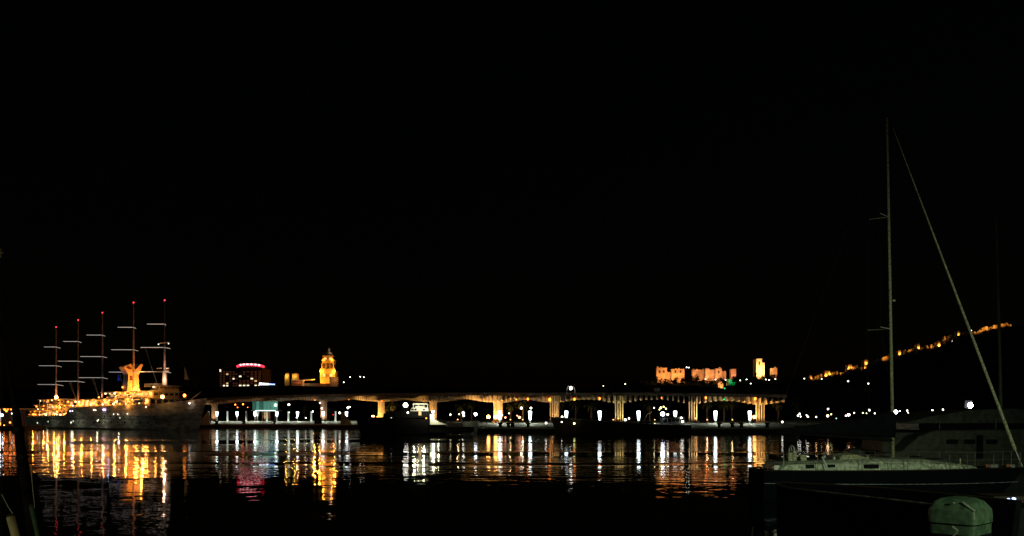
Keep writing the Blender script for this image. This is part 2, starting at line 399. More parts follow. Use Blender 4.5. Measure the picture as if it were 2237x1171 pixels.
row = [(474,'b'),(518,'b'),(557,'b'),(563,'d'),(605,'b'),(650,'b'),(706,'b'),(757,'b'),(1092,'b'),(1158,'b'),(1237,'b'),(1310,'b'),(1395,'b'),(1475,'b'),(1563,'b'),(1638,'b')]
for i, (px, k) in enumerate(row):
    left = px < 800
    d = lerp(265.5,258.5,(px-430)/338.) if left else lerp(170,161,(px-1040)/760.)+8.6
    light_column(px, d, 899.5 if left else 898, (1.3 if left else 1.75), .42 if left else .36, k == 'b', 'white tapered light column on far promenade, %s of the row counted from the ship' % ORD[i])
for i, px in enumerate([456,497,538,583,630,680,733]):
    d = lerp(267,260,(px-430)/338.); p = P(px,913,d); p.z = QZ; zt = ZD(899,d)
    r = root('canopy_post', p, 'slim pale post on the raised terrace, %s counted from the ship' % ORD[i], 'post', 'slim posts on the terrace')
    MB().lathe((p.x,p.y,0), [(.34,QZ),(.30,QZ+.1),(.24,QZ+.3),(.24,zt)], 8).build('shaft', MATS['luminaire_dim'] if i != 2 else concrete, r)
    MB().box(p.x-.3,p.x+.3,p.y-.3,p.y+.3,zt+.003,zt+.15).build('head', concrete, r)
# raised terrace with sloping end walls
for px0, px1, lbl in ((431,456,'sloping grey end wall of the terrace beside the ship bow'),(767,751,'sloping grey end wall of the terrace beside the dark yacht')):
    d = 256.5 if px0 < 600 else 250.2
    a = P(px0, 927.5, d); b_ = P(px1, 900, d+2); a.z = QE+.11; 
    s = 1 if px1 > px0 else -1
    MB().extrude([(a.x,a.y+.8,QE+.11),(b_.x,a.y+.8,b_.z),(b_.x+s*.45,a.y+.8,b_.z),(a.x+s*3.2,a.y+.8,QE+.11)],(0,1.2,0)).build('end_wall', stone, loc=(a.x,a.y,QE))
    tag(bpy.data.objects[[o.name for o in col.objects][-1]], lbl, 'wall', 'end walls of the terrace')
# teal-lit glass pavilion under the pergola
d = 268; x0, x1 = XD(551,d), XD(607,d); z0, z1 = ZD(895.5,d), ZD(877,d)
r = root('glass_pavilion', ((x0+x1)/2, d, QZ), 'glass pavilion glowing teal under the pergola roof', 'pavilion')
MB().box(x0-.2,x1+.2,d-.2,d+5,z1+.004,z1+.25).build('roof', concrete, r)
MB().box(x0-.2,x1+.2,d-.3,d+5,z0-.35,z0-.004).build('floor_slab', concrete, r)
teal = emit('teal_lit_glass', (0.12,0.44,0.33), 0.42); teal2 = emit('teal_lit_glass_dim', (0.10,0.36,0.27), 0.2)
for i in range(7):
    a = lerp(x0,x1,i/7)+.06; b_ = lerp(x0,x1,(i+1)/7)-.06
    MB().box(a,b_,d,d+.1,z0,z1).build('pane', teal if i not in (0,2) else teal2, r)
for i in range(4):
    a = lerp(x0,x1,(i+.5)/4); MB().box(a-.18,a+.18,d+.5,d+.9,QZ,z0-.36).build('leg', concrete, r)
MB().ball((x1-.6,d-.5,ZD(885,d)),.45,6).build('lamp_globe', e_wht, r)
MB().box(x0+1.0,x1-.6,d-.32,d-.22,z0-.3,z0-.1).build('glow_strip', emit('strip_teal',(0.6,1,.88),3), r)
for i, (px, py, s_) in enumerate([(514,884,.3),(531,883,.34),(519,890,.2),(541,890,.16),(498,899,.15),(631,884,.42),(632,901,.18),(683,899,.3),(699,880,.25),(703,892,.3),(742,902,.34),(749,905,.2),(760,891,.34),(764,889,.2),(648,912,.2),(668,913,.2),(728,906,.16)]):
    d = interp(px, pd)+2.0; p = P(px,py,d)
    o = root('hanging_lantern', p, 'small lantern under the pergola above the terrace, %s counted from the ship' % ORD[sorted([514,531,519,541,498,631,632,683,699,703,742,749,760,764,648,668,728]).index(px)], 'lantern', 'lanterns over the terrace')
    m = e_deck if px < 545 else (MATS['masthead_red'] if px == 728 else e_wht)
    MB().ball(p, s_, 6).build('globe', m, o); MB().tube((p.x,p.y,p.z+s_*.8),(p.x,p.y,p.z+s_+.8),.03,.03,4).build('cord', blackp, o)

# palms and lit trunks in the park behind the pergola
def palm_meshes():
    tr = MB(); pts = []; 
    for i in range(9): pts.append((0.10*math.sin(i*.35), 0, i*0.6))
    tr.path(pts, [.26-.012*i+(.05 if i==0 else 0) for i in range(9)], 8)
    fr = MB(); top = Vector(pts[-1])
    for k in range(20):
        a = k*2.399; el = lerp(1.15,-0.35,k/19); L_ = random.uniform(1.9,2.5)
        h = Vector((math.cos(a), math.sin(a), 0)); side = Vector((-h.y,h.x,0)); prev = top; q = top
        for j in range(6):
            u = (j+1)/6; e = el-u*1.5; q2 = q+(h*math.cos(e)+Vector((0,0,1))*math.sin(e))*(L_/6)
            w0 = .28*math.sin(math.pi*min(.98,(j/6)*.9+.08)); w1 = .28*math.sin(math.pi*min(.98,u*.9+.08))
            dn = Vector((0,0,-.12))
            fr.add([q,q2,q2+side*w1+dn,q+side*w0+dn],[(0,1,2,3)]); fr.add([q,q2,q2-side*w1+dn,q-side*w0+dn],[(3,2,1,0)]); q = q2
    return tr, fr
tr, fr = palm_meshes()
proto = root('palm_tree', (0,0,0), 'x', 'palm tree', 'palms in the park behind the pergola')
tr.build('trunk', bark, proto, True); fr.build('crown', palmleaf, proto)
pal = [480,610,664,720,842,858,1008,1030,1115,1142,1218,1258,1292,1420,1545,1582,1600,1700,1745]
for i, px in enumerate(pal):
    o = proto if i == 0 else copy_tree(proto)
    d = interp(px, pd)+random.uniform(11,20); o.location = (XD(px,d), d, QZ); WL[o.name] = Vector(o.location)
    o.scale = (1,1,random.uniform(.8,1.02)); o.rotation_euler = (0,0,random.uniform(0,6))
    o['label'] = 'dim palm in the park behind the pergola, %s counted from the ship' % ORD[i]
# low warm garden lights that pick out the trunks
for i, px in enumerate([842,1115,1142,1215,1258,1430,1545,1600,1000,1340]):
    d = interp(px, pd)+9.5; p = P(px,913,d); p.z = QZ
    s_ = sorted([842,1115,1142,1215,1258,1430,1545,1600,1000,1340])
    o = root('garden_light', p, 'low garden light among the palms, %s counted from the ship' % ORD[s_.index(px)], 'garden light', 'garden lights among the palms')
    MB().lathe((p.x,p.y,0),[(.09,QZ),(.09,QZ+.5)],6).build('post', blackp, o)
    MB().lathe((p.x,p.y,0),[(.14,QZ+.505),(.16,QZ+.62),(.05,QZ+.7)],8).build('lens', emit('garden_amber',(1,.5,.2),3), o)
    lamp(o, (p.x,p.y,QZ+1.1), 45 if px not in (842,1000) else 90, (1,.62,.3) if px not in (842,) else (.9,.9,.4), .15)
# little lanterns and reddish table lights seen between the columns
for i, (px, py, s_, m) in enumerate([(1104,912,.24,'r'),(1112,903,.14,'w'),(1097,907,.18,'w'),(1135,912,.34,'r'),(1139,891.5,.3,'w'),(1160,891.5,.26,'w'),(1130,908,.16,'r'),(1012,902,.36,'w'),(1013,908,.28,'w'),(1039,905,.42,'b'),(945,900,.3,'w'),(984,906,.22,'g'),(1003,905,.16,'g'),(1366,917,.3,'w'),(1374,914,.2,'w'),(1192,924,.18,'w'),(1228,911,.28,'g'),(1429,891,.16,'g')]):
    d = interp(px, pd)-6; p = P(px,py,d)
    mm = {'r':emit('lantern_red',(1,.32,.18),6),'w':e_wht,'b':e_blue,'g':emit('lantern_soft',(1,.85,.5),7)}[m]
    s2 = sorted([1104,1112,1097,1135,1139,1160,1130,1012,1013,1039,945,984,1003,1366,1374,1192,1228,1429])
    o = root('promenade_lantern', (p.x,p.y,QZ), 'small lit lantern on the promenade, %s counted from the ship' % ORD[s2.index(px)], 'lantern', 'lanterns between the columns')
    MB().lathe((p.x,p.y,0),[(.06,QZ),(.04,p.z-s_)],6).build('post', blackp, o); MB().ball(p,s_,6).build('globe', mm, o)
# domed lantern standing on the pergola roof
d = 196; p = P(1247,848,d)
r = root('domed_lantern', (p.x,p.y,ZD(858,d)), 'white glowing domed lantern with curved legs above the pergola', 'lantern')
MB().ball((p.x,p.y,p.z),.42,8,1.15).build('globe', e_wht, r)
MB().lathe((p.x,p.y,p.z),[(.5,.49),(.42,.62),(.1,.74)],10).build('cap', blackp, r)
for s in (-1,1):
    MB().path([(p.x+s*.45,p.y,p.z+.5),(p.x+s*.78,p.y,p.z+.1),(p.x+s*.92,p.y,p.z-.5),(p.x+s*.95,p.y,ZD(858.5,d))],[.06,.07,.08,.09],6).build('leg', white, r)
# small white kiosk box on the roof line
p = P(1437,858,190); MB().box(p.x-.5,p.x+.5,190.5,191.5,p.z+.31,p.z+.9).box(p.x-.6,p.x+.6,190.4,191.6,p.z+.903,p.z+1.0).build('roof_vent', white, loc=(p.x,191,p.z+.3))
tag(bpy.data.objects['roof_vent'], 'small pale vent box on top of the pergola roof', 'vent')
# mooring bollards on the quay edge
for i, (px, lbl) in enumerate([(1093,'first from the flood-lit column'),(1111,'second from the flood-lit column'),(1120,'third from the flood-lit column'),(1154,'nearest to the fishing boat bow'),(1571,'behind the fishing boat stern'),(1600,'in the middle of the last lit quay stretch'),(1620,'near the end of the lit quay'),(1676,'under the last pergola column'),(473,'closest to the ship bow on the terrace edge'),(533,'second on the terrace edge from the ship'),(600,'third on the terrace edge from the ship')]):
    d = 168.5 if px > 1000 else 255.5
    if px > 1000: d = lerp(170,161,(px-1040)/760.)+.5
    x = XD(px,d); sc_ = 1.0 if px > 1000 else 1.2
    r = root('mooring_bollard', (x,d,QE+.12), 'black iron mooring bollard on quay edge, '+lbl, 'bollard', 'bollards along the far quay')
    MB().lathe((x,d,QE+.11),[(.5*sc_,0),(.45*sc_,.08),(.3*sc_,.2),(.28*sc_,.55)],10).build('post', blackp, r)
    MB().lathe((x,d,QE+.11),[(.3*sc_,.553),(.48*sc_,.65),(.44*sc_,.8),(.15*sc_,.88)],10).build('head', blackp, r)
p = P(694,921,253.5)
r = root('service_cabinet', (p.x,253.5,QE), 'tall black service cabinet on the terrace edge', 'cabinet')
MB().box(p.x-1,p.x+1,253.5,254.6,QE,ZD(912.5,253.5)).build('body', blackp, r); MB().box(p.x-1.08,p.x+1.08,253.4,254.7,ZD(912.5,253.5)+.003,ZD(912.5,253.5)+.12).build('lid', blackp, r)
MB().box(p.x-.02,p.x+.02,253.45,253.499,QE+.1,ZD(913.5,253.5)).build('door_seam', metal, r)

# ------------------------------------------------------------ city behind: hotel, cathedral, buildings, fortress
winw = emit('window_warm', (1,.62,.26), .9); winp = emit('window_pale', (1,.80,.55), 1.5); wind = emit('window_dim', (.60,.18,.09), .06)
d = 500
x0, x1, x2 = XD(479,d), XD(514,d), XD(573,d)
r = root('hotel_building', ((x0+x2)/2, d, QZ), 'tall hotel block with lit windows and red neon crown', 'building')
MB().box(x0,x1,d,d+16,QZ,ZD(806,d)).build('wing_wall', brick, r)
MB().box(x1+.01,x2,d-1.5,d+18,QZ,ZD(804,d)).build('tower_wall', brick, r)
random.seed(21)
bright = {(1,2):1,(3,4):1,(5,2):1,(6,1):1,(6,2):1,(7,2):1,(8,1):1,(6,6):1,(6,8):1,(7,8):1,(7,9):1,(6,10):1,(8,5):1,(4,10):1,(2,6):1,(3,9):1,(6,7):1,(7,11):1,(7,7):1,(6,11):1}
for rr in range(8):
    y = 811+rr*5.0
    for cc in range(12):
        if cc < 5: a = lerp(x0,x1,(cc+.2)/5); b_ = lerp(x0,x1,(cc+.8)/5); dd = d
        else: a = lerp(x1,x2,(cc-5+.2)/7); b_ = lerp(x1,x2,(cc-5+.8)/7); dd = d-1.5
        m = wind if random.random() < .75 else glassd
        if (rr,cc) in bright: m = winw if (rr*cc) % 3 else winp
        wdw = MB().box(a,b_,dd-.12,dd-.003,ZD(y+3,d),ZD(y,d)).build('window', m, r)
        WL[wdw.name] = WL[r.name]
        MB().box(a-.08,b_+.08,dd-.22,dd-.001,ZD(y+3,d)-.16,ZD(y+3,d)-.004).build('sill', concrete, wdw)
zr = ZD(804,d)
neon = emit('neon_red', (1,.04,.08), 2.0); neonw = emit('neon_white', (1,.12,.18), 3.0); emit('neon_core', (1,.62,.62), 3.0)
for i in range(18):                       # curved neon crown in short tubes
    a0, a1 = R(200+i*140/18), R(200+(i+.86)*140/18); cx = XD(543.5,d); rx, ry = XD(573,d)-cx+.6, 6
    q = [(cx+rx*math.cos(a), d-.4+ry*(1+math.sin(a)), zr+.9+2.6*math.cos((a-R(270))*1.1)*.45) for a in (a0,a1)]
    MB().tube(q[0],q[1],.42,.42,6).build('neon_tube', (neonw if i % 2 else MATS['neon_core']) if 3 < i < 15 else neon, r)
    MB().tube((q[0][0],q[0][1]+.3,q[0][2]-.75),(q[1][0],q[1][1]+.3,q[1][2]-.75),.2,.2,6).build('neon_tube', neon, r)
    MB().tube((q[0][0],q[0][1]+.2,zr),(q[0][0],q[0][1]+.2,q[0][2]-.3),.06,.06,4).build('strut', blackp, r)
MB().box(XD(522,d),XD(558,d),d+3,d+9,zr+.003,zr+1.6).build('roof_cabin', brick, r)
MB().box(XD(480,d),XD(483,d),d-.35,d-.1,ZD(812,d),ZD(807,d)).build('corner_lamp', winp, r)
def lit_sign(px0, px1, py0, py1, d, m, m2, lbl):
    a, b_ = XD(px0,d), XD(px1,d)
    r = root('rooftop_sign', ((a+b_)/2,d,ZD(py1,d)), lbl, 'sign', 'lit signs on city roofs')
    MB().box(a,b_,d,d+.4,ZD(py1,d),ZD(py0,d)).build('casing', blackp, r)
    for i in range(5):
        MB().box(lerp(a,b_,(i+.06)/5),lerp(a,b_,(i+.94)/5),d-.1,d-.003,ZD(py1,d)+.15,ZD(py0,d)-.12*(i+1)).build('panel', m if i < 3 else m2, r)
    MB().box(a,b_,d+.5,d+9,QZ,ZD(py1,d)-.01).build('building_wall', brick, r)
lit_sign(566,601,836,841.5,470,emit('sign_white',(.85,.92,1),5),emit('sign_blue',(.3,.4,1),3),'long white and blue lit sign on roof beside the hotel')
lit_sign(453,479,849,854,470,emit('sign_pale',(.8,1,.75),2.5),emit('sign_red',(1,.12,.25),4),'small pale and red lit sign left of the hotel')

# cathedral tower, floodlit
d = 500; cx = XD(715.5,d)
def zy(y): return ZD(y,d)
def half(px0, px1): return (XD(px1,d)-XD(px0,d))/2
r = root('cathedral_tower', (cx,d+4,QZ), 'floodlit golden cathedral bell tower with dome and lantern', 'tower')
tow = mat('sandstone', (0.46,0.36,0.20), 0.85, 0.35, 0.35, bump=0.1)
def tier(name, hw, y0, y1, m=tow, lip=0.0):
    o = MB().box(cx-hw,cx+hw,d+4-hw,d+4+hw,zy(y1)+.004,zy(y0)).build(name, m, r); WL[o.name] = WL[r.name]
    if lip: MB().box(cx-hw-lip,cx+hw+lip,d+4-hw-lip,d+4+hw+lip,zy(y0)+.004,zy(y0)+.45).build('cornice', m, o)
    return o
hb, hm, hu = half(699.5,731.5), half(703,728), half(704.5,726.5)
tier('base_storey', hb, 812, 848, lip=.35); tier('belfry_storey', hm, 788, 810.5, lip=.4); tier('upper_storey', hu, 778.5, 786.5, lip=.3)
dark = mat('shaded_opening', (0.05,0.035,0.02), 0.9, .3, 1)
for (hw, ya, yb, n_, ww) in ((hm,793,805,3,.85),(hu,780.5,785,2,.8),(hb,816,823,2,.7)):
    for i in range(n_):                    # arched openings with projecting surrounds
        x = cx-hw+2*hw*(i+.5)/n_; y = d+4-hw
        h0, h1 = zy(yb), zy(ya); pts = [(x-ww,h0),(x+ww,h0)]+[(x+ww*math.cos(R(a)), h1-ww+ww*math.sin(R(a))) for a in range(0,181,30)]
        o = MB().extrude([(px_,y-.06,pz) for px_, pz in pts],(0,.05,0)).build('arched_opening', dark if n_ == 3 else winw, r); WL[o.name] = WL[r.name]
        for s in (-1,1): MB().box(x+s*(ww+.28)-.2,x+s*(ww+.28)+.2,y-.4,y-.003,h0-.3,h1).build('pilaster', tow, o)
for s in (-1,1):
    for y_, hw in ((812,hb),(788,hm)):
        MB().lathe((cx+s*(hw-.3),d+4-hw+.3,zy(y_)+.46),[(.35,0),(.25,.5),(.32,.7),(.05,1.6)],8).build('pinnacle', tow, r)
MB().lathe((cx,d+4,zy(778.5)+.46),[(hu*.98,0),(hu*.96,.3),(hu*.84,1.1),(hu*.66,1.75),(hu*.36,2.3),(.75,2.5)],16).build('dome', mat('dome_tiles',(0.36,0.24,0.14),.8,.35,.8), r, True)
zl = zy(770)+.2
MB().lathe((cx,d+4,zl),[(.95,0),(.95,.25),(.65,.35),(.62,1.7),(.85,1.8),(.85,2.0),(.55,2.3),(.3,2.7),(.06,3.4)],10).build('lantern', mat('pale_lantern',(0.6,0.48,0.36),.8,.2,1), r, True)
for dx, dy, z, pw in ((-6.5,-8,zy(835),7000),(6.5,-8,zy(835),7000),(-4.2,-5.6,zy(810),2600),(4.2,-5.6,zy(810),2600),(-2.4,-4.2,zy(786),420),(2.4,-4.2,zy(786),420),(1.6,-2.2,zl+.6,60)):
    lamp(r, (cx+dx,d+4+dy,z), pw*.85, (1,.34,.03) if pw > 100 else (1,.8,.6), .3)
# cathedral nave and neighbours
d2 = 497; nave = root('cathedral_nave', (XD(712,d2),d2,QZ), 'low church roofs partly lit orange below the bell tower', 'building')
MB().box(XD(660,d2),XD(740,d2),d2-2,d2+1.3,QZ,ZD(838,d2)).build('aisle_wall', tow, nave)
MB().box(XD(722,d2),XD(741,d2),d2-3.2,d2-2.01,QZ,ZD(824,d2)).build('transept_wall', tow, nave)
MB().extrude([(XD(655,d2),d2-2.3,ZD(830,d2)),(XD(688,d2),d2-2.3,ZD(827.5,d2)),(XD(688,d2),d2-2.3,ZD(829.5,d2)),(XD(655,d2),d2-2.3,ZD(832,d2))],(0,3,0)).build('roof_edge', stone, nave)
lamp(nave,(XD(672,d2),d2-4.2,ZD(834,d2)),110,(1,.7,.42),.2); lamp(nave,(XD(734,d2),d2-5.5,ZD(830,d2)),170,(1,.42,.15),.2); lamp(nave,(XD(708,d2),d2-4,ZD(832,d2)),60,(1,.2,.08),.2)
for px0, px1, yb, yt, lbl in ((622,631,830,816.5,'slim church turret lit yellow at its top'),(637,651,830,817,'broad church turret lit yellow beside the slim one')):
    a, b_ = XD(px0,d2), XD(px1,d2)
    r = root('church_turret', ((a+b_)/2,d2,QZ), lbl, 'turret', 'lit church turrets')
    MB().box(a,b_,d2,d2+3,QZ,ZD(826,d2)).build('shaft', tow, r)
    MB().box(a+.15,b_-.15,d2+.1,d2+2.9,ZD(826,d2)+.004,ZD(yt,d2)).build('belfry', tow, r)
    MB().lathe(((a+b_)/2,d2+1.5,ZD(yt,d2)+.004),[((b_-a)*.42,0),((b_-a)*.3,.4),(.08,.7)],8).build('cap', tow, r)
    lamp(r,((a+b_)/2-.2,d2-1.4,ZD(822,d2)),330 if px0 < 630 else 300,(1,.55,.10),.2)
d2 = 488; r = root('lit_house', (XD(648,d2),d2,QZ), 'small house front lit dull orange below the church turrets', 'house')
MB().box(XD(638,d2),XD(659,d2),d2,d2+6,QZ,ZD(831.5,d2)).build('wall', brick, r); MB().box(XD(637,d2),XD(660,d2),d2-.4,d2+6.4,ZD(831.5,d2)+.003,ZD(830.3,d2)).build('roof', stone, r)
for i in range(4): MB().box(XD(641+i*4.6,d2),XD(643+i*4.6,d2),d2-.08,d2-.003,ZD(838,d2),ZD(834,d2)).build('window', wind, r)
lamp(r,(XD(652,d2),d2-3,ZD(836,d2)),520,(1,.40,.14),.2)

# hill street lamps: single points of light
pts = [(765,824,'w'),(787,823,'w'),(795,824,'w'),(751,835,'w'),(458,862,'w'),(490,860,'w'),(480,858,'r'),(1318,843,'g'),(1366,839,'w'),(1505,803,'w'),(1500,802.5,'w'),(1563,829,'w'),(1541,828,'w'),(1585,830,'w'),(1617,831,'w'),(1631,829,'w'),(1640,838,'w'),
       (1673,829,'w'),(1680,830,'w'),(1694,828,'w'),(1757,827,'w'),(1795,828,'w'),(1853,833,'w'),(1897,838,'w'),(1963,844,'w'),(1986,846,'w'),(2079,745,'w'),(2122,722,'w'),(1932,790,'w')]
for i, (px, py, k) in enumerate(pts):
    d = 436 if px > 1300 else 470
    if py < 800: d = 471
    p = P(px,py,d); zg = max(QZ, p.z-4.0); s_ = .34 if k == 'w' else .26
    if 1840 < px < 1990: s_ = .42
    where = 'city' if px < 1300 else ('fortress' if px < 1700 else 'hill')
    grp = [q for q in pts if (0 if q[0]<1300 else 1 if q[0]<1700 else 2) == (0 if px<1300 else 1 if px<1700 else 2)]
    grp.sort(); lbl = 'tiny far street lamp %s, %s counted from the ship side' % ({'city':'over the city roofs','fortress':'below the fortress','hill':'under the climbing wall'}[where], ORD[grp.index((px,py,k))])
    o = root('street_lamp', (p.x,d,zg), lbl, 'street lamp', 'far street lamps')
    MB().tube((p.x,d,zg),(p.x,d,p.z-s_),.09,.06,6).build('post', blackp, o)
    MB().ball(p, s_, 6, .8).build('globe', {'w':e_wht,'r':emit('lantern_red',(1,.32,.18),6),'g':emit('lantern_soft',(1,.85,.5),7)}[k], o)

# fortress on the hill
fst = mat('fortress_stone', (0.42,0.30,0.19), 0.9, 0.45, 0.5, bump=0.15)
def crenel(r, px0, px1, ytop, ybase, d, thick=2.5, step=4.0, teeth=True, name='wall'):
    a, b_ = XD(px0,d), XD(px1,d); o = MB().box(a,b_,d,d+thick,ZD(ybase,d)-2.5,ZD(ytop,d)).build(name, fst, r); WL[o.name] = WL[r.name]
    if teeth:
        n_ = max(2,int((b_-a)/1.5))
        for i in range(n_):
            u, v = lerp(a,b_,(i+.12)/n_), lerp(a,b_,(i+.68)/n_)
            if random.random() < .4: continue
            MB().box(u,v-random.uniform(0,.3),d+.05,d+.7+random.uniform(0,1),ZD(ytop,d)+.003,ZD(ytop,d)+random.uniform(.2,.75)).build('merlon', fst, o)
    return o
def fopen(o, r, px, py, d, w_=.45, h=.9):
    x = XD(px,d); z = ZD(py,d); MB().box(x-w_,x+w_,d-.08,d-.003,z-h,z+h*.6).build('window', dark, o)
d = 462
r = root('fortress_palace', (XD(1465,d),d,ZD(840,d)), 'pair of square floodlit fortress towers joined by a low wall', 'fortress')
for px0, px1, yt in ((1434,1457,803.5),(1467,1495,806)):
    o = crenel(r,px0,px1,yt,826,d,5,name='tower')
    for k in (0.3,0.7): fopen(o,r,lerp(px0,px1,k),811,d)
crenel(r,1457.2,1466.8,813,826,d+1.2)
for px, pw in ((1442,1300),(1458,900),(1475,1150),(1490,1150)): lamp(r,(XD(px,d),d-7,ZD(823,d)-1),pw*2.6,(1,.40,.12),.2)
r = root('fortress_wall_block', (XD(1548,d),d,ZD(840,d)), 'long pinkish fortress wall with two projecting buttress towers', 'fortress')
crenel(r,1513,1541,808,821,d+1)
o = crenel(r,1541.2,1550,805.5,826,d-1,4,name='tower'); crenel(r,1550.2,1563,807.5,822,d+.6)
o = crenel(r,1563.2,1577,805,829,d-1,4,name='tower'); fopen(o,r,1570,812,d-1); crenel(r,1577.2,1586,811,818,d+1)
for px, pw in ((1520,330),(1533,420),(1547,900),(1558,600),(1570,1000)): lamp(r,(XD(px,d),d-7.5,ZD(822,d)-1),pw*2.6,(1,.42,.17),.2)
r = root('fortress_keep', (XD(1661,d),d,ZD(835,d)), 'tall bright fortress keep standing above the trees', 'tower')
o = crenel(r,1652,1664.5,786,818,d,6,teeth=False,name='tower'); fopen(o,r,1659,793,d,.5,1.2)
MB().extrude([(XD(1652,d),d,ZD(786,d)+.004),(XD(1664.5,d),d,ZD(786,d)+.004),(XD(1664.5,d),d,ZD(787,d)+.8),(XD(1657,d),d,ZD(784.5,d)+.3),(XD(1652,d),d,ZD(785,d)+.2)],(0,5.9,0)).build('ragged_top', fst, r)
crenel(r,1664.7,1670.5,792,818,d+.5,5,teeth=False,name='turret')
lamp(r,(XD(1659,d),d-4.5,ZD(816,d)),9000,(1,.62,.22),.2); lamp(r,(XD(1664,d),d-4.5,ZD(803,d)),4000,(1,.62,.22),.2)
for i, (px0,px1,yt,yb,pw,cl,lbl) in enumerate([(1597,1608,806,822,800,(1,.35,.18),'small ruined turret glowing pink between the fortress wall and keep'),(1686,1698,804,818,700,(1,.4,.15),'small ruined turret glowing pink just beyond the keep'),(1568,1580,836,846,1400,(1,.5,.18),'short orange-lit rampart below the long fortress wall')]):
    dd = d-6 if i == 2 else d
    r = root('fortress_turret', (XD((px0+px1)/2,dd),dd,ZD(yb+6,dd)), lbl, 'turret', 'small fortress turrets')
    crenel(r,px0,px1,yt,yb,dd,3,name='wall'); MB().box(XD(px0,dd)-.3,XD(px1,dd)+.3,dd-.3,dd+3.3,ZD(yb,dd)-3,ZD(yb,dd)-2.51).build('plinth', fst, r)
    lamp(r,(XD((px0+px1)/2,dd),dd-3,ZD(yb-2,dd)),pw,cl,.2)
d = 455
r = root('green_lit_terrace', (XD(1597,d),d,ZD(845,d)), 'terrace wall floodlit bright green below the fortress', 'wall')
MB().box(XD(1588,d),XD(1606,d),d,d+1.2,ZD(842,d),ZD(829.5,d)).build('wall', stone, r)
for i in range(7): MB().box(XD(1588.3+i*2.5,d),XD(1590+i*2.5,d),d-.15,d+1.3,ZD(829.5,d)+.003,ZD(828.5,d)).build('coping', stone, r)
lamp(r,(XD(1597,d),d-2.2,ZD(835,d)),330,(.0,1,.30),.2)
for px, py, lbl in ((1583,848.5,'tiny green lamp on the slope under the rampart'),(1582,872.5,'tiny green lamp hanging between the pergola ribs')):
    d = 430 if py < 860 else 183.5; p = P(px,py,d); s_ = .45 if d > 300 else .24
    o = root('green_lamp', p, lbl, 'lamp', 'green lamps'); MB().ball(p,s_,6).build('globe', emit('green_glow',(.02,.9,.3),1.2), o); MB().tube((p.x,p.y,p.z+s_*.8),(p.x,p.y,p.z+s_+.5),.04,.04,5).build('stem', blackp, o)

# wall climbing the hill, lit in patches
d = 470
wl = [(1766,827),(1785,822),(1806,817),(1835,812),(1855,803),(1875,799),(1890,795),(1910,789),(1933,781),(1963,771),(1990,762),(2005,760),(2033,756),(2049,753),(2062,738),(2092,731),(2112,728),(2135,722),(2150,717),(2175,712),(2192,708),(2210,706)]
r = root('hill_wall', (XD(1980,d),d,ZD(790,d)), 'ancient stone wall climbing the hill, lit amber in patches', 'wall')
for (a, ya), (b_, yb) in zip(wl, wl[1:]):
    for q in range(3):
        t0, t1 = q/3+.01, (q+(1 if a > 2120 else random.choice((.55,.8,1))))/3-.01
        u0, u1 = lerp(XD(a,d),XD(b_,d),t0), lerp(XD(a,d),XD(b_,d),t1); w0, w1 = lerp(ya,yb,t0), lerp(ya,yb,t1); h0, h1 = random.uniform(-1.4,.9), random.uniform(-1.4,.9)
        MB().extrude([(u0,d,ZD(w0,d)-3.6),(u1,d,ZD(w1,d)-3.6),(u1,d,ZD(w1,d)+h1),((u0+u1)/2,d,ZD((w0+w1)/2,d)+max(h0,h1)),(u0,d,ZD(w0,d)+h0)],(0,1.6,0)).build('wall_section', fst, r)
for px, py, s_ in ((1770,826,4),(1806,816,8),(1855,802,6),(1890,792,6),(1963,771,4),(2004,757,4),(2049,752,5),(2092,730,4)):
    o = MB().box(XD(px-s_*.7,d),XD(px+s_*.7,d),d-1.2,d+2.4,ZD(py,d)-5,ZD(py,d)+1.1).build('tower', fst, r); WL[o.name] = WL[r.name]
    for i in range(3): MB().box(XD(px-s_*.7,d)+i*s_*.115,XD(px-s_*.7,d)+i*s_*.115+s_*.06,d-1.15,d-.6,ZD(py,d)+1.104,ZD(py,d)+1.6).build('merlon', fst, o)
for px, py, pw in ((1771,826,45),(1784,823,40),(1802,820,150),(1811,817,120),(1834,815,90),(1852,804,110),(1860,803,70),(1890,794,90),(1887,803,30),(1932,782,70),(1963,773,90),(1985,763,50),(2005,760,75),(2032,756,70),(2049,755,110),(2062,738,40),(2091,731,55),(2133,724,45),(2144,720,70),(2156,716,90),(2170,713,90),(2190,708,55),(2207,707,50)):
    lamp(r,(XD(px,d),d-1.7,ZD(py,d)-.3),pw*3.6,(1,.42,.06),.15)

# ------------------------------------------------------------ five-masted sailing cruise ship
S1 = Vector((XD(123,252),252,0)); S5 = Vector((XD(360,210),210,0))
sdir = (S5-S1).normalized(); snor = Vector((sdir.y,-sdir.x,0))
if snor.dot(-S1) < 0: snor = -snor
def SH(s, n_, z): q = S1+sdir*s+snor*n_; return Vector((q.x,q.y,z))
def S_of(px, n_=0.0):                    # where along the ship a picture column meets the plane n_
    k = (px-CX)/F; o = S1+snor*n_
    return (k*o.y-o.x)/(sdir.x-k*sdir.y)
def SZ(py, s, n_=0.0): return ZD(py, SH(s,n_,0).y)
SB0, SB1 = S_of(44,4.0), S_of(452)
ship = root('sailing_ship', SH(30,0,0), 'large five-masted sailing cruise ship with glowing decks and red masthead lights', 'ship')
def sheer(s):
    return interp(s, [(SB0,3.1),(S_of(146,5),3.5),(S_of(152,5),5.5),(S_of(245,5),5.8),(S_of(330,5),6.1),(S_of(420),6.7),(SB1,7.2)])
def halfbeam(s, top=True):
    u = (s-SB0)/(SB1-SB0)
    full = 5.3
    if u < .16: k = .80+.20*math.sin(u/.16*math.pi/2)
    elif u < .62: k = 1
    else: k = max(0.012, (1-((u-.62)/.38)**1.8))
    return full*k
rings = []
N = 60
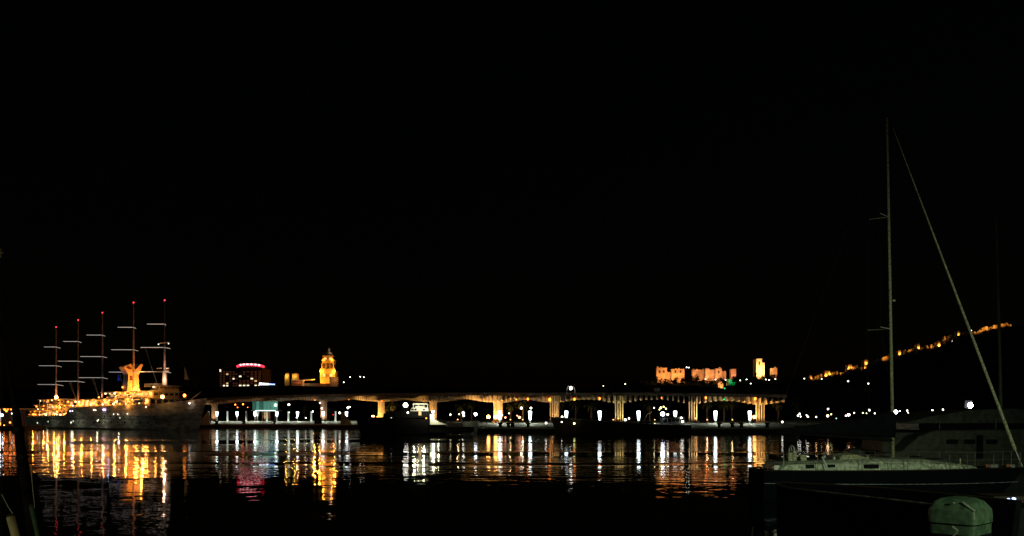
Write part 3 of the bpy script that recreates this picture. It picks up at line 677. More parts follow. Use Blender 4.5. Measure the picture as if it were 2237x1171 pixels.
for i in range(N+1):
    s = lerp(SB0, SB1, i/N); hb_ = halfbeam(s); zt = sheer(s)
    u = (s-SB0)/(SB1-SB0); wl_ = hb_*(.93 if u < .6 else lerp(.93,.35,(u-.6)/.4)); sh = lerp(0, -3.6*max(0,(u-.93)/.07), 1)
    def ps(z): return s+(sh*(1-z/zt) if z < zt else 0)
    rings.append([SH(ps(-.8),wl_*.7,-.8), SH(ps(.3),wl_,.3), SH(ps(zt*.55),lerp(wl_,hb_,.75),zt*.55), SH(s,hb_,zt), SH(s,-hb_,zt), SH(ps(zt*.55),-lerp(wl_,hb_,.75),zt*.55), SH(ps(.3),-wl_,.3), SH(ps(-.8),-wl_*.7,-.8)])
MB().loft(rings, close=True).build('hull', hullp, ship, False)
mb = MB()                                # rubbing strake round the near side
for i in range(N):
    s0, s1_ = lerp(SB0,SB1,i/N), lerp(SB0,SB1,(i+1)/N)
    if s1_ > S_of(400): break
    for zf in (.52,):
        a, b_ = halfbeam(s0)*.985+.08, halfbeam(s1_)*.985+.08
        mb.tube(SH(s0,a,2.55),SH(s1_,b_,2.55),.07,.07,4)
mb.build('rubbing_strake', blackp, ship)
for i in range(52):                      # portholes in two rows
    s = lerp(SB0+3, S_of(380), (i//2)/26.)
    z = (1.75,3.15)[i%2]
    if z > sheer(s)-.3: continue
    u = (s-SB0)/(SB1-SB0); hb_ = halfbeam(s); wl_ = hb_*(.93 if u < .6 else lerp(.93,.35,(u-.6)/.4))
    k = min(1, z/(sheer(s)*.55)); n_ = lerp(wl_, lerp(wl_,hb_,.75), k)
    a = SH(s, n_-.05, z); MB().tube(a, a+snor*.14, .22, .22, 8).build('porthole', glassd, ship)
def sbox(s0, s1_, nb0, nb1, z0, z1):
    return MB().hexa([SH(s0,nb0,z0),SH(s1_,nb0,z0),SH(s1_,nb1,z0),SH(s0,nb1,z0),SH(s0,nb0,z1),SH(s1_,nb0,z1),SH(s1_,nb1,z1),SH(s0,nb1,z1)])
cream = mat('ship_cream', (0.62,0.52,0.36), 0.55, 0.2, .8)
decks = []
def deck_house(name, px0, px1, hb_, z0, z1, over, wins=True):
    s0, s1_ = S_of(px0,hb_), (S_of(px1,-hb_-over)-.6 if px1 > 300 else S_of(px1,hb_))
    o = sbox(s0,s1_,-hb_,hb_,z0,z1).build(name, cream, ship); WL[o.name] = WL[ship.name]
    sbox(s0-.6,s1_+.6,-hb_-over,hb_+over,z1+.004,z1+.2).build('deck_slab', white, o)
    if wins:
        k = max(2,int((s1_-s0)/2.2))
        for i in range(k):
            a, b_ = lerp(s0,s1_,(i+.18)/k), lerp(s0,s1_,(i+.8)/k)
            if random.random() < .85: sbox(a,b_,hb_+.002,hb_+.06,z0+.55,z1-.3).build('window', glassd if random.random()<.55 else MATS['window_warm'], o)
    if px1 > 300:                        # windows across the front
        for i in range(5): sbox(s1_+.002,s1_+.06,lerp(-hb_,hb_,(i+.15)/5),lerp(-hb_,hb_,(i+.85)/5),z0+.5,z1-.3).build('window', glassd, o)
    return o, s0, s1_
random.seed(5)
bulb_n = [0]
def bulbs(s0, s1_, n_, z, step, m=None, r=.2, jit=.4, skip=0.15):
    k = max(1,int((s1_-s0)/(step*1.35)))
    for i in range(k):
        if random.random() < skip: continue
        p = SH(lerp(s0,s1_,(i+.5)/k)+random.uniform(-jit,jit), n_, z+random.uniform(-.08,.08))
        MB().ball(p, r*random.uniform(.5,1.6), 6).build('bulb', m or (e_deck if random.random() < .72 else MATS['bulb_cream']), ship)
# main houses
o, a, b_ = deck_house('main_deck_house',186,408,3.9,5.6,7.35,1.1); bulbs(a,S_of(345,3.9),4.75,7.12,1.7,r=.24); bulbs(a,S_of(330,3.9),4.5,6.2,2.3,r=.2)
o, a, b_ = deck_house('upper_deck_house',232,404,3.2,7.56,9.0,1.1); bulbs(a,b_-3,4.1,8.78,1.9,r=.23); bulbs(a,b_-8,3.75,7.95,2.6,r=.2,skip=.3)
o, a, b_ = deck_house('bridge_house',330,398,2.4,9.21,10.2,.5); bulbs(a,b_,2.75,10.0,3.0,r=.16)
o, a, b_ = deck_house('aft_deck_house',152,185,3.7,5.5,7.3,1.2); bulbs(a,b_,4.6,7.05,1.5,r=.24); bulbs(a,b_,4.3,6.0,1.6,r=.26)
# stern terraces stepping down
o, a, b_ = deck_house('stern_terrace',66,150,3.6,3.2,4.75,.9); bulbs(a,b_,4.35,3.75,1.7,r=.26); bulbs(a,b_,4.4,4.55,2.6,r=.16,skip=.3)
o, a, b_ = deck_house('stern_terrace',82,152,3.2,4.96,6.3,1.0); bulbs(a,b_,4.0,6.05,1.9,r=.22,skip=.25); bulbs(a,b_,3.8,5.2,2.4,r=.22,skip=.3)
o, a, b_ = deck_house('stern_terrace',92,140,2.8,6.51,7.8,1.0); bulbs(a,b_,3.6,7.6,1.6,r=.2); bulbs(a,b_,3.4,6.8,2.3,r=.2,skip=.3)
for px in (66,84,102,126,148):           # slanted stanchions at the stern
    s = S_of(px,4.6); MB().tube(SH(s,4.5,3.2),SH(s+(.9 if px>120 else 0),4.3,7.6 if px>80 else 4.9),.13,.10,6).build('stanchion', cream, ship)
for s0, s1_, n_, z in ((SB0+.5,S_of(146,5),5.0,3.9),(S_of(186,5),S_of(330,5),5.0,6.55),(S_of(238,4.2),S_of(400,4.2),4.2,8.35)):
    mb = MB(); mb.tube(SH(s0,n_,z),SH(s1_,n_,z),.05,.05,4); k = int((s1_-s0)/2)
    for i in range(k+1): mb.tube(SH(lerp(s0,s1_,i/k),n_,z-.75),SH(lerp(s0,s1_,i/k),n_,z),.03,.03,4)
    mb.build('railing', white, ship)
for px, n_, z, pw in ((72,5.2,3.9,60),(95,5.2,3.9,70),(118,5.2,3.9,80),(140,5.2,3.9,80),(105,4.8,5.7,70),(128,4.8,5.7,80),(118,4.2,7.3,50),(160,5.2,6.3,90),(178,5.2,6.3,90),(200,5.4,6.6,80),(225,5.4,6.6,110),(250,5.4,6.6,120),(275,5.4,6.6,120),(298,4.6,6.7,60),(318,4.2,6.8,40),(250,4.7,8.4,80),(275,4.7,8.4,90),(300,4.7,8.4,90),(322,4.0,8.5,45),(340,3.8,8.6,40)):
    lamp(ship, SH(S_of(px,n_),n_,z), pw*3.4, (1,.33,.045), .12)
for px, py in ((105,922),(160,921),(215,918),(262,914)):      # short arms and lamps added to brighten the ship side
    n_ = 6.6; s = S_of(px,n_); z = SZ(py,s,n_)
    MB().tube(SH(s,5.0,z+1.2),SH(s,n_,z+.2),.04,.03,5).build('added_lamp_arm', blackp, ship); MB().ball(SH(s,n_,z+.1),.09,6).build('side_light', emit('pale_green',(.9,1,.7),5), ship)
    lamp(ship, SH(s,n_+.3,z), 26 if px > 120 else 12, (1,.97,.72), .1)
# tender boats hung on the side
for px in (262,300):
    s = S_of(px,5); rings = []
    for i in range(9):
        u = i/8; ww = .85*math.sin(math.pi*lerp(.07,.93,u)); ss = s+(u-.5)*5
        rings.append([SH(ss,4.75+ww,7.0),SH(ss,4.75+ww*.7,6.55),SH(ss,4.75,6.35),SH(ss,4.75-ww*.7,6.55),SH(ss,4.75-ww,7.0),SH(ss,4.75,7.35)])
    MB().loft(rings, close=True).build('lifeboat', white, ship)
# the odd lights on the hull side
for px, py, m, r_ in ((153,898,'v',.16),(158,898,'v',.16),(205,896,'w',.14),(209,896,'w',.12),(226,895,'v',.24),(229,895,'v',.24),(319,889,'w',.16),(344,902,'w',.16),(155,923,'g',.16),(213,919,'g',.16),(82,924,'g',.16),(52,917,'g',.14),(98,935,'g',.16),(248,905,'w',.1),(257,905,'w',.1),(278,904,'w',.1),(414,881,'w',.2)):
    n_ = 5.25 if px < 300 else (4.6 if px < 380 else .6); s = S_of(px,n_); z = SZ(py,s,n_)
    n2 = halfbeam(s)*lerp(.93,1,min(1,z/5))+.08; s = S_of(px,n2); z = SZ(py,s,n2)
    MB().ball(SH(s,n2,z), r_, 5).build('side_light', {'v':emit('violet',(.55,.42,1),8),'w':e_wht,'g':emit('pale_green',(.9,1,.7),5)}[m], ship)
# masts, booms with glow strips added to make them read bright, red heads
strip = emit('boom_added_glow', (1,.92,.84), 0.6)
mastm = mat('ship_mast_paint', (0.55,0.42,0.36), 0.6, 0.6, 2.5)
mp_ = [(123,716,(758,799,840),(97,133),(86,136),(83,139)),(171,701,(746,789,833),(139,179),(127,182),(124,186)),(224,685,(732,779,825),(190,231),(176,235),(173,236)),(292,663,(715,764,813),(258,298),(244,302),(239,303)),(360,658,(708,759,812),(322,364),(308,373),(303,374))]
for i, (px, yt, ys, *xs_) in enumerate(mp_):
    s = S_of(px); zt = SZ(yt,s); zb = (7.9,7.4,8.0,9.0,10.2)[i]
    m = MB(); m.tube(SH(s,0,zb),SH(s,0,lerp(zb,zt,.4)),.30,.22,8); m.tube(SH(s,0,lerp(zb,zt,.4)),SH(s,0,zt),.22,.12,8); o = m.build('mast', mastm, ship); WL[o.name] = WL[ship.name]
    MB().ball(SH(s,0,zt+.2),.26,6).build('masthead_light', e_red, o)
    MB().tube(SH(s-.5,0,zt-.1),SH(s+.8,0,zt+.25),.07,.07,5).build('masthead_arm', white, o)
    for y, (a, b_) in zip(ys, xs_):
        sa, sb = S_of(a), S_of(b_); z = SZ(y,s)
        za = SZ(y,sa); zb2 = SZ(y+2.5,sb)
        MB().tube(SH(sa,0,za),SH(s,0,z),.09,.12,6).tube(SH(s,0,z),SH(sb,0,zb2),.12,.08,6).build('boom', white, o)
        MB().tube(SH(sa+.1,.16,za),SH(s-.2,.16,z),.045,.045,4).build('glow_strip', strip, o)
        MB().tube(SH(s+.2,.16,z-.02),SH(sb-.1,.16,zb2),.045,.045,4).build('glow_strip', strip, o)
    for n_ in (1.8,-1.8): MB().tube(SH(s,0,lerp(zb,zt,.55)),SH(s-1.5,n_,zb),.02,.02,3).build('shroud', blackp, o)
# furled staysails lit from the deck
for px0, y0, px1, y1, r0, cl in ((152,834,168,877,.34,sailc),(203,828,216,866,.32,sailc),(330,800,352,862,.14,sailc),(318,760,330,800,.10,sailc),(262,818,270,845,.18,sailc)):
    sa, sb = S_of(px0), S_of(px1)
    MB().tube(SH(sa,0,SZ(y0,sa)),SH(sb,0,SZ(y1,sb)),r0,r0*.4,6).build('furled_sail', cl, ship)
sa = S_of(404); q = SH(sa,0,SZ(800,sa))
MB().extrude([q, SH(sa-.1,0,SZ(829,sa)), SH(S_of(413),0,SZ(829.5,sa))],(snor*.08)).build('bow_pennant', sailc, ship)
sa = S_of(258); MB().extrude([SH(sa,0,SZ(817,sa)), SH(S_of(257),0,SZ(832,sa)), SH(S_of(265),0,SZ(832,sa))],(snor*.08)).build('blue_flag', mat('blue_flag_cloth',(0.05,0.08,0.7),.8,.2,2), ship)
lamp(ship, SH(sa,2.5,SZ(834,sa)), 45, (.3,.45,1), .1)
MB().tube(SH(S_of(418),0,7.0),SH(S_of(440),0,SZ(856,S_of(430))),.16,.07,6).build('bowsprit', white, ship)
MB().tube(SH(S_of(362),0,22),SH(S_of(436),0,8.7),.03,.03,4).build('forestay', ropem, ship)
# funnel: a Y-shaped trunk with two flaring wings
sf = S_of(287); zb = 9.2; zt = SZ(797,sf)
def nn_of(px): return -(px-287)/9.2
pts = [(nn_of(272),zb),(nn_of(301),zb),(nn_of(298),SZ(822,sf)),(nn_of(309),SZ(797,sf)),(nn_of(304),SZ(795,sf)),(nn_of(293),SZ(806,sf)),(nn_of(290),SZ(807,sf)),(nn_of(280),SZ(796,sf)),(nn_of(264),SZ(803,sf)),(nn_of(275),SZ(819,sf))]
fo = MB().extrude([SH(sf+1.2,n_,z) for n_, z in pts], (-sdir*2.6)).build('funnel', mat('funnel_paint',(0.66,0.55,0.36),.5,.15,.6), ship); WL[fo.name] = WL[ship.name]
def fpanel(pl, nm): MB().extrude([SH(sf+1.206,n_,z) for n_, z in pl], sdir*.06).build(nm, mat('funnel_louvre',(0.13,0.05,0.02),.8,.3,2), fo)
fpanel([(nn_of(276),SZ(800,sf)),(nn_of(284),SZ(806,sf)),(nn_of(278),SZ(808,sf)),(nn_of(269),SZ(804,sf))],'louvre')
fpanel([(nn_of(278),SZ(821.5,sf)),(nn_of(284),SZ(821.5,sf)),(nn_of(284),SZ(831.5,sf)),(nn_of(278),SZ(831.5,sf))],'emblem_panel')
mb = MB()
for a, b_ in ((pts[8],pts[7]),(pts[8],pts[9]),(pts[7],pts[6]),(pts[3],pts[4])): mb.tube(SH(sf+1.28,a[0],a[1]),SH(sf+1.28,b_[0],b_[1]),.08,.08,5)
mb.build('wing_rim', cream, fo)
for dn, ds, z, pw in ((nn_of(296),4.0,10.2,900),(nn_of(275),5.0,11.5,420),(nn_of(290),4.5,13.5,160)): lamp(ship, SH(sf+ds,dn,z), pw*1.7, (1,.29,.035), .2)
for px, py, r_ in ((295,850,.62),(290,856,.5),(303,853,.4),(268,846,.25),(299,844,.2)): s = S_of(px,2.0); MB().ball(SH(s,2.0,SZ(py,s,2.0)), r_, 6).build('floodlight', e_warm, ship)
# lit foremast base with radar arms
s5 = S_of(360)
MB().tube(SH(s5,0,9),SH(s5,0,SZ(812,s5)),.72,.5,10).build('radar_mast', white, ship)
for a, b_, y in ((344,372,811.5),(346,356,804),(366,372,806),(350,372,749)): MB().tube(SH(S_of(a),.3,SZ(y,s5)),SH(S_of(b_),.3,SZ(y,s5)),.12,.12,5).build('radar_arm', white, ship)
for px, y in ((349,751),(371,752)): MB().ball(SH(S_of(px),.3,SZ(y,s5)),.22,6).build('mast_lamp', emit('mast_lamp_pale',(1,.95,.8),1.2), ship)
lamp(ship, SH(s5+1.3,.9,11.8), 170, (1,.50,.26), .2); lamp(ship, SH(s5+1.5,1.0,15.0), 110, (1,.60,.40), .2)
MB().ball(SH(S_of(355,4.0),4.0,SZ(867,S_of(355,4.0),4.0)),.5,6).build('floodlight', e_hot, ship)
s_ = S_of(403,3.0); MB().ball(SH(s_,3.0,SZ(864,s_,3.0)),.45,6).build('floodlight', e_warm, ship)
for px, py, pw in ((123,868,330),(168,878,150),(216,868,60)):
    s = S_of(px,.8); z = SZ(py,s,.8); MB().ball(SH(s,.8,z), .6 if px == 123 else .25, 6).build('floodlight', e_hot if px == 123 else e_warm, ship); lamp(ship, SH(s+.7,.9,z+.5), pw, (1,.38,.14), .2)
s = S_of(78,3.0); MB().ball(SH(s,3.0,SZ(886,s,3.0)),.22,5).build('stern_light', emit('stern_red',(1,.1,.1),5), ship)
s = S_of(325); sbox(S_of(317,1),S_of(338,1),-.6,1.2,10.25,11.0).build('lifeboat_cabin', white, ship); lamp(ship, SH(S_of(322,2),3.2,10.6), 30, WARM, .1)

# pier pavilion at the far left with strings of bulbs
d = 212; x0, x1 = XD(-160,d), XD(37,d)
r = root('pier_pavilion', (x1-6,d,0), 'low waterside pavilion with bulb-lined eaves at the left edge', 'pavilion')
MB().box(x0-30,x1+.6,d-1,d+12,-1,.9).build('pier', quaywall, r)
for i in range(7): MB().box(x1-.5-i*3.6,x1-.1-i*3.6,d,d+.4,.904,ZD(894,d)-.01).build('post', concrete, r)
MB().box(x0,x1+.5,d-.6,d+8,ZD(894,d),ZD(892,d)).build('roof', concrete, r)
MB().box(x0,x1-.8,d+5,d+5.3,.905,ZD(894,d)-.01).build('back_wall', brick, r)
for i in range(9): MB().ball((x1-.2-i*.75,d-.8,ZD(894.6,d)),.2 if i%3 else .3,5).build('bulb', e_deck, r)
for px, py, m, s_ in ((3,907,e_blue,.5),(26,903.5,e_wht,.18),(22,923,e_deck,.26),(30,927,e_deck,.2),(1,926,e_deck,.34),(9,929,e_warm,.14),(14,898,e_deck,.3),(-30,910,e_blue,.4),(-18,925,e_deck,.3)): MB().ball(P(px,py,d-.5),s_,6).build('lamp_globe', m, r)

# ------------------------------------------------------------ boats moored along the far quay
def hull_mesh(x0, x1, yc, hb_, z0a, z0b, bow_right=True, rake=1.2, tr=.75, n_=18):
    """x0 stern .. x1 bow along X; deck height z0a at stern, z0b at bow"""
    rings = []
    for i in range(n_+1):
        u = i/n_; x = lerp(x0,x1,u); k = tr+(1-tr)*math.sin(min(1,u/.4)*math.pi/2) if u < .4 else max(.02,1-((u-.4)/.6)**2.2)
        hw = hb_*k; zt = lerp(z0a,z0b,u**1.6); wl_ = hw*(.88 if u < .5 else lerp(.88,.4,(u-.5)/.5)); s = -(x1-x0)/abs(x1-x0)*rake*max(0,(u-.75)/.25)
        rings.append([(x+s,yc-wl_*.6,-.5),(x+s*.85,yc-wl_,.1),(x+s*.35,yc-lerp(wl_,hw,.8),zt*.6),(x,yc-hw,zt),(x,yc+hw,zt),(x+s*.35,yc+lerp(wl_,hw,.8),zt*.6),(x+s*.85,yc+wl_,.1),(x+s,yc+wl_*.6,-.5)])
    return MB().loft(rings, close=True)
# dark motor yacht with lit saloon (bow to the left)
d = 150
r = root('motor_yacht', (XD(900,d),d,0), 'dark motor yacht with cream lit upper deck and glowing stern stairs', 'yacht')
xs0, xb = XD(972,d), XD(775,d)
hull_mesh(xs0,xb,d,2.4,2.5,3.2).build('hull', blackp, r)
def ybox(nm, px0, px1, y0, y1, hb_, m, slx0=0, slx1=0):
    a, b_ = XD(px0,d), XD(px1,d); za, zb_ = ZD(y1,d), ZD(y0,d)
    o = MB().hexa([(a,d-hb_,za),(b_,d-hb_,za),(b_,d+hb_,za),(a,d+hb_,za),(a+slx0,d-hb_,zb_),(b_+slx1,d-hb_,zb_),(b_+slx1,d+hb_,zb_),(a+slx0,d+hb_,zb_)]).build(nm, m, r); WL[o.name] = WL[r.name]; return o
ybox('lower_cabin',838,948,898.5,913,1.9,blackp,1.2,-.2)
o = ybox('saloon',898,938,891,898.3,1.5,white,.3,-.1)
for px0, px1 in ((901,906),(908,912),(926,931)): MB().box(XD(px0,d),XD(px1,d),d-1.56,d-1.47,ZD(896.5,d),ZD(893,d)).build('window', glassd, o)
for px in (905,916,928,936): MB().tube((XD(px,d),d-1.3,ZD(891,d)),(XD(px,d),d-1.3,ZD(884,d)),.07,.07,5).build('deck_post', white, r)
ybox('hardtop',903,937,881.5,884,1.7,white,.2,-.2)
ybox('flybridge_seat',908,930,887,890.8,1.0,white,.1,-.1)
lamp(r,(XD(915,d),d-1.0,ZD(885.5,d)),50,(1,.95,.62),.1); lamp(r,(XD(930,d),d-3.4,ZD(893,d)),170,(1,.95,.62),.15); lamp(r,(XD(910,d),d-3.6,ZD(888,d)),130,(1,.95,.62),.15)
MB().tube((XD(886,d),d,ZD(898.4,d)),(XD(886,d),d,ZD(888,d)),.08,.06,6).build('lamp_stem', blackp, r); MB().ball((XD(886,d),d,ZD(885,d)),.52,8,.95).build('lamp_globe', e_wht, r)
ybox('foredeck_box',878,892,891,898.3,.9,blackp)
ybox('searchlight_mount',838,842,903,912.9,.3,blackp)
for px, py, s_ in ((894,901.5,.2),(858,914,.14),(948,900,.28)): MB().ball((XD(px,d),d-2.0,ZD(py,d)),s_,5).build('deck_lamp', e_wht, r)
ybox('stern_door',917,923,899,907.5,1.96,MATS['lantern_soft'] if False else emit('door_glow',(1,.62,.32),.35))
# curved stern stairs
for i in range(8):
    px = 943+i*4.4; y = interp(i,[(0,908),(2,917),(4,922),(7,926)])
    a = XD(px,d); MB().box(a,a+.32,d-2.6,d-2.45,ZD(927.5,d),ZD(y,d)).build('stair_side', white, r)
MB().box(XD(942,d),XD(951,d),d-2.42,d-1.9,ZD(927.5,d),ZD(905,d)).build('stern_bulkhead', white, r)
lamp(r,(XD(951,d),d-3.3,ZD(909,d)),120,(1,.95,.58),.12); lamp(r,(XD(962,d),d-3.8,ZD(918,d)),26,(1,.95,.6),.12)
MB().box(XD(940,d),XD(1035,d),d-2.2,d+2.2,.35,1.3).build('swim_platform', blackp, r)
MB().ball((XD(950,d),d-2.55,ZD(899.5,d)),.22,5).build('deck_lamp', e_wht, r)
# small tender behind its stern
r = root('tender_boat', (XD(1033,158),158,0), 'small pale tender lying behind the motor yacht stern', 'boat')
d = 158; hull_mesh(XD(1012,d),XD(1046,d),d,.8,ZD(921,d),ZD(919,d),rake=.4).build('hull', white, r); MB().box(XD(1020,d),XD(1023,d),d-.5,d+.5,1.9,2.3).build('seat', darkwood, r)
# long dark fishing boat (bow to the left)
d = 150
r = root('fishing_boat', (XD(1350,d),d,0), 'long dark wooden fishing boat with wheelhouse, bow near the lit column', 'boat')
hull_mesh(XD(1506,d),XD(1203,d),d,2.3,1.55,2.95,rake=1.0).build('hull', darkwood, r)
mb = MB()
for i in range(24):
    u0, u1 = i/24*.97, (i+1)/24*.97
    def bp_(u):
        x = lerp(XD(1506,d),XD(1203,d),u); k = .75+.25*math.sin(min(1,u/.4)*math.pi/2) if u < .4 else max(.02,1-((u-.4)/.6)**2.2)
        return Vector((x, d-2.3*k-.05, lerp(1.55,2.95,u**1.6)+.04))
    mb.tube(bp_(u0),bp_(u1),.10,.10,5)
mb.build('bulwark_rail', mat('worn_rail',(.16,.12,.11),.8,.6,4), r)
def fb(nm, px0, px1, y0, y1, hb_, m):
    o = MB().box(XD(px0,d),XD(px1,d),d-hb_,d+hb_,ZD(y1,d),ZD(y0,d)).build(nm, m, r); WL[o.name] = WL[r.name]; return o
o = fb('wheelhouse',1444,1492,911,934,1.3,mat('grey_wheelhouse',(.10,.11,.10),.8,.6,2))
for i in range(5): MB().box(XD(1447+i*9,d),XD(1453+i*9,d),d-1.36,d-1.303,ZD(921,d),ZD(915,d)).build('window', glassd, o)
fb('wheelhouse_roof',1440,1496,909.5,910.9,1.5,blackp); fb('hatch',1330,1380,926,931,1.0,blackp); fb('winch_house',1394,1424,921,932,.8,blackp)
MB().tube((XD(1462,d),d,ZD(909.5,d)),(XD(1462,d),d,ZD(880,d)),.08,.05,6).build('mast', blackp, r)
MB().tube((XD(1203,d),d,2.9),(XD(1180,d),d,3.3),.09,.05,6).build('bowsprit', blackp, r)
MB().path([(XD(1406,d),d,ZD(921,d)),(XD(1414,d),d,ZD(905,d)),(XD(1425,d),d,ZD(899,d))],[.1,.08,.06],6).build('derrick', mat('derrick_paint',(.3,.2,.08),.8,.4,3), r)
for px, py, s_, m in ((1444,904.5,.42,e_blue),(1455,905.5,.22,e_wht),(1440,891,.2,'y'),(1446,889,.16,'y'),(1451,893,.16,'y'),(1437,895,.12,'y'),(1484,913,.2,e_wht),(1487,921,.24,e_wht),(1396,929,.18,e_wht),(1353,929,.2,e_wht),(1427,926,.16,'y'),(1253,925,.2,'y'),(1192,924,.2,e_wht),(1226,922,.14,e_wht)):
    MB().ball((XD(px,d),d-1.7,ZD(py,d)),s_,6).build('deck_lamp', emit('lamp_yellowgreen',(.95,1,.35),5) if m == 'y' else m, r)
for px, py in ((1442,889),(1450,889)): MB().tube((XD(px,d),d-1.7,ZD(910,d)),(XD(px,d),d-1.7,ZD(py,d)),.03,.03,4).build('lamp_stay', blackp, r)
# low dark launch right of the lit quay
d = 140
r = root('covered_launch', (XD(1810,d),d,0), 'low dark covered launch moored right of the pergola end', 'boat')
hull_mesh(XD(1885,d),XD(1735,d),d,1.5,1.25,1.6,rake=1.0).build('hull', blackp, r)
MB().hexa([(XD(1770,d),d-1.1,1.3),(XD(1880,d),d-1.1,1.25),(XD(1880,d),d+1.1,1.25),(XD(1770,d),d+1.1,1.3),(XD(1800,d),d-.8,1.9),(XD(1880,d),d-.8,2.3),(XD(1880,d),d+.8,2.3),(XD(1800,d),d+.8,1.9)]).build('canvas_cover', canvas, r)

# promenade lamps right of the pergola
pl = [(1747,904,.18,'w'),(1749,910,.14,'w'),(1743,908,.18,'w'),(1762,907,.14,'w'),(1709,926,.22,'w'),(1743,909,.1,'w'),(1765,910.5,.2,'w'),(1783,911,.18,'o'),(1809,893.5,.2,'w'),(1808,908.5,.28,'o'),(1816,905,.16,'y'),(1827,914,.18,'t'),(1854,906,.32,'p'),(1866,902,.16,'o'),(1848,908,.16,'p'),(1899,896,.22,'w'),(1885,902,.14,'y'),(1911,903,.16,'w'),(1893,903,.12,'y'),
      (1957,900,.46,'b'),(1966,898,.14,'w'),(1982,897,.18,'w'),(1984,902,.14,'w'),(1996,909,.14,'w'),(1962,913,.12,'w'),(2037,897,.24,'w'),(2060,895,.2,'w'),(2140,896,.16,'w')]
pl = sorted(set(pl))
names = {'w':e_wht,'o':emit('lamp_orange',(1,.62,.3),9),'y':emit('lamp_yellowgreen',(.95,1,.35),5),'t':emit('lamp_tealish',(.5,.9,.8),1.2),'p':emit('lamp_pinkish',(1,.72,.62),11),'b':emit('lamp_white_big',(.9,.95,1),18)}
NTH = ORD+['twenty-first','twenty-second','twenty-third','twenty-fourth','twenty-fifth','twenty-sixth','twenty-seventh','twenty-eighth','twenty-ninth','thirtieth']
for i, (px, py, s_, k) in enumerate(pl):
    d = 168+random.uniform(0,8); p = P(px,py,d); p.z = max(p.z, QZ+s_)
    o = root('promenade_lamp', (p.x,d,QZ), 'small lamp on the dark promenade beyond the pergola, %s counted from its end' % NTH[i], 'street lamp', 'promenade lamps beyond the pergola')
    MB().tube((p.x,d,QZ),(p.x,d,p.z-s_*.9),.05,.04,5).build('post', blackp, o); MB().ball(p,s_,6).build('globe', names[k], o)
d = 160; p = P(2120,885.5,d)
r = root('harbour_floodlight', (p.x,d,QZ), 'dazzling bluish white harbour floodlight above the catamaran roof', 'floodlight')
MB().tube((p.x,d,QZ),(p.x,d,p.z-.4),.12,.08,8).build('pole', blackp, r); MB().ball(p,.5,8,1.3).build('lens', emit('floodlight_white',(.88,.9,1),45), r); MB().box(p.x-.7,p.x+.7,d+.6,d+.8,p.z-.5,p.z+.9).build('housing', blackp, r)
# lit trees near the mast foot
d = 172; p = P(1978,907,d); r = root('lit_shrub', (p.x,d,QZ), 'small yellow-green lit shrub on the promenade behind the yacht mast', 'shrub')
mb = MB(); clump(mb,(p.x,d,QZ+1.1),1.6,.9,220,.22); mb.build('foliage', palmleaf, r); MB().tube((p.x,d,QZ),(p.x,d,QZ+1.2),.08,.05,6).build('stem', bark, r); lamp(r,(p.x+.8,d-1.8,QZ+1.2),50,(1,.95,.5),.1)

# ------------------------------------------------------------ grey sailing catamaran behind the yacht
d = 50
r = root('catamaran', (XD(2150,d),d,0), 'dim grey sailing catamaran lying behind the white sloop', 'catamaran')
def chull(yc):
    rings = []
    for i in range(21):
        u = i/20; x = lerp(XD(1885,d),XD(2560,d),u); hw = 0.95*(.55+.45*math.sin(min(1,u/.35)*math.pi/2)) if u < .6 else .95*max(.06,1-((u-.6)/.4)**2.2)
        zt = interp(u,[(0,.95),(.05,1.05),(.09,1.75),(.13,2.15),(1,2.35)])
        rings.append([(x,yc-hw*.7,-.4),(x,yc-hw,.25),(x,yc-hw,zt-.06),(x,yc-hw*.93,zt),(x,yc+hw*.93,zt),(x,yc+hw,zt-.06),(x,yc+hw,.25),(x,yc+hw*.7,-.4)])
    return MB().loft(rings, close=True)
chull(d-2.4).build('hull', greyhull, r); chull(d+2.4).build('hull', greyhull, r)
MB().box(XD(1905,d),XD(2350,d),d-1.4,d+1.4,1.0,2.0).build('bridge_deck', greyhull, r)
prof = [(1930,2.2),(1950,2.5),(2240,2.5),(2310,2.3)]
MB().loft([[(XD(px,d),d-hb_,2.16),(XD(px,d),d-hb_+.05,z),(XD(px,d),d+hb_-.05,z),(XD(px,d),d+hb_,2.16)] for px,z,hb_ in ((1960,2.5,2.7),(2230,2.5,2.7),(2320,2.3,2.3))], close=True).build('window_band', glassd, r)
MB().loft([[(XD(px,d),d-hb_,z0),(XD(px,d),d-hb_+.12,z1),(XD(px,d),d+hb_-.12,z1),(XD(px,d),d+hb_,z0)] for px,z0,z1,hb_ in ((1935,2.52,2.6,2.75),(1975,2.52,2.85,2.95),(2060,2.52,3.2,2.95),(2150,2.52,3.3,2.95),(2240,2.52,3.1,2.8),(2330,2.4,2.6,2.3))], close=True).build('coachroof', greyhull, r)
MB().tube((XD(2187,d),d,3.25),(XD(2178,d),d,ZD(474,d)),.09,.07,8).build('mast', mat('mast_dull',(.13,.15,.08),.6,.8,16), r)
for px in (2005,2040,2085): MB().box(XD(px,d),XD(px+22,d),d-3.4,d-3.352,1.45,1.68).build('portlight', glassd, r)
for px in (2070,2185): MB().box(XD(px,d)-.12,XD(px,d)+.12,d-3.55,d-3.37,.7,1.9).build('fender', blackp, r)
for px in (1995,2110,2230): MB().tube((XD(px,d),d-3.1,2.2),(XD(px,d),d-3.1,2.75),.02,.02,5).build('stanchion', metal, r)

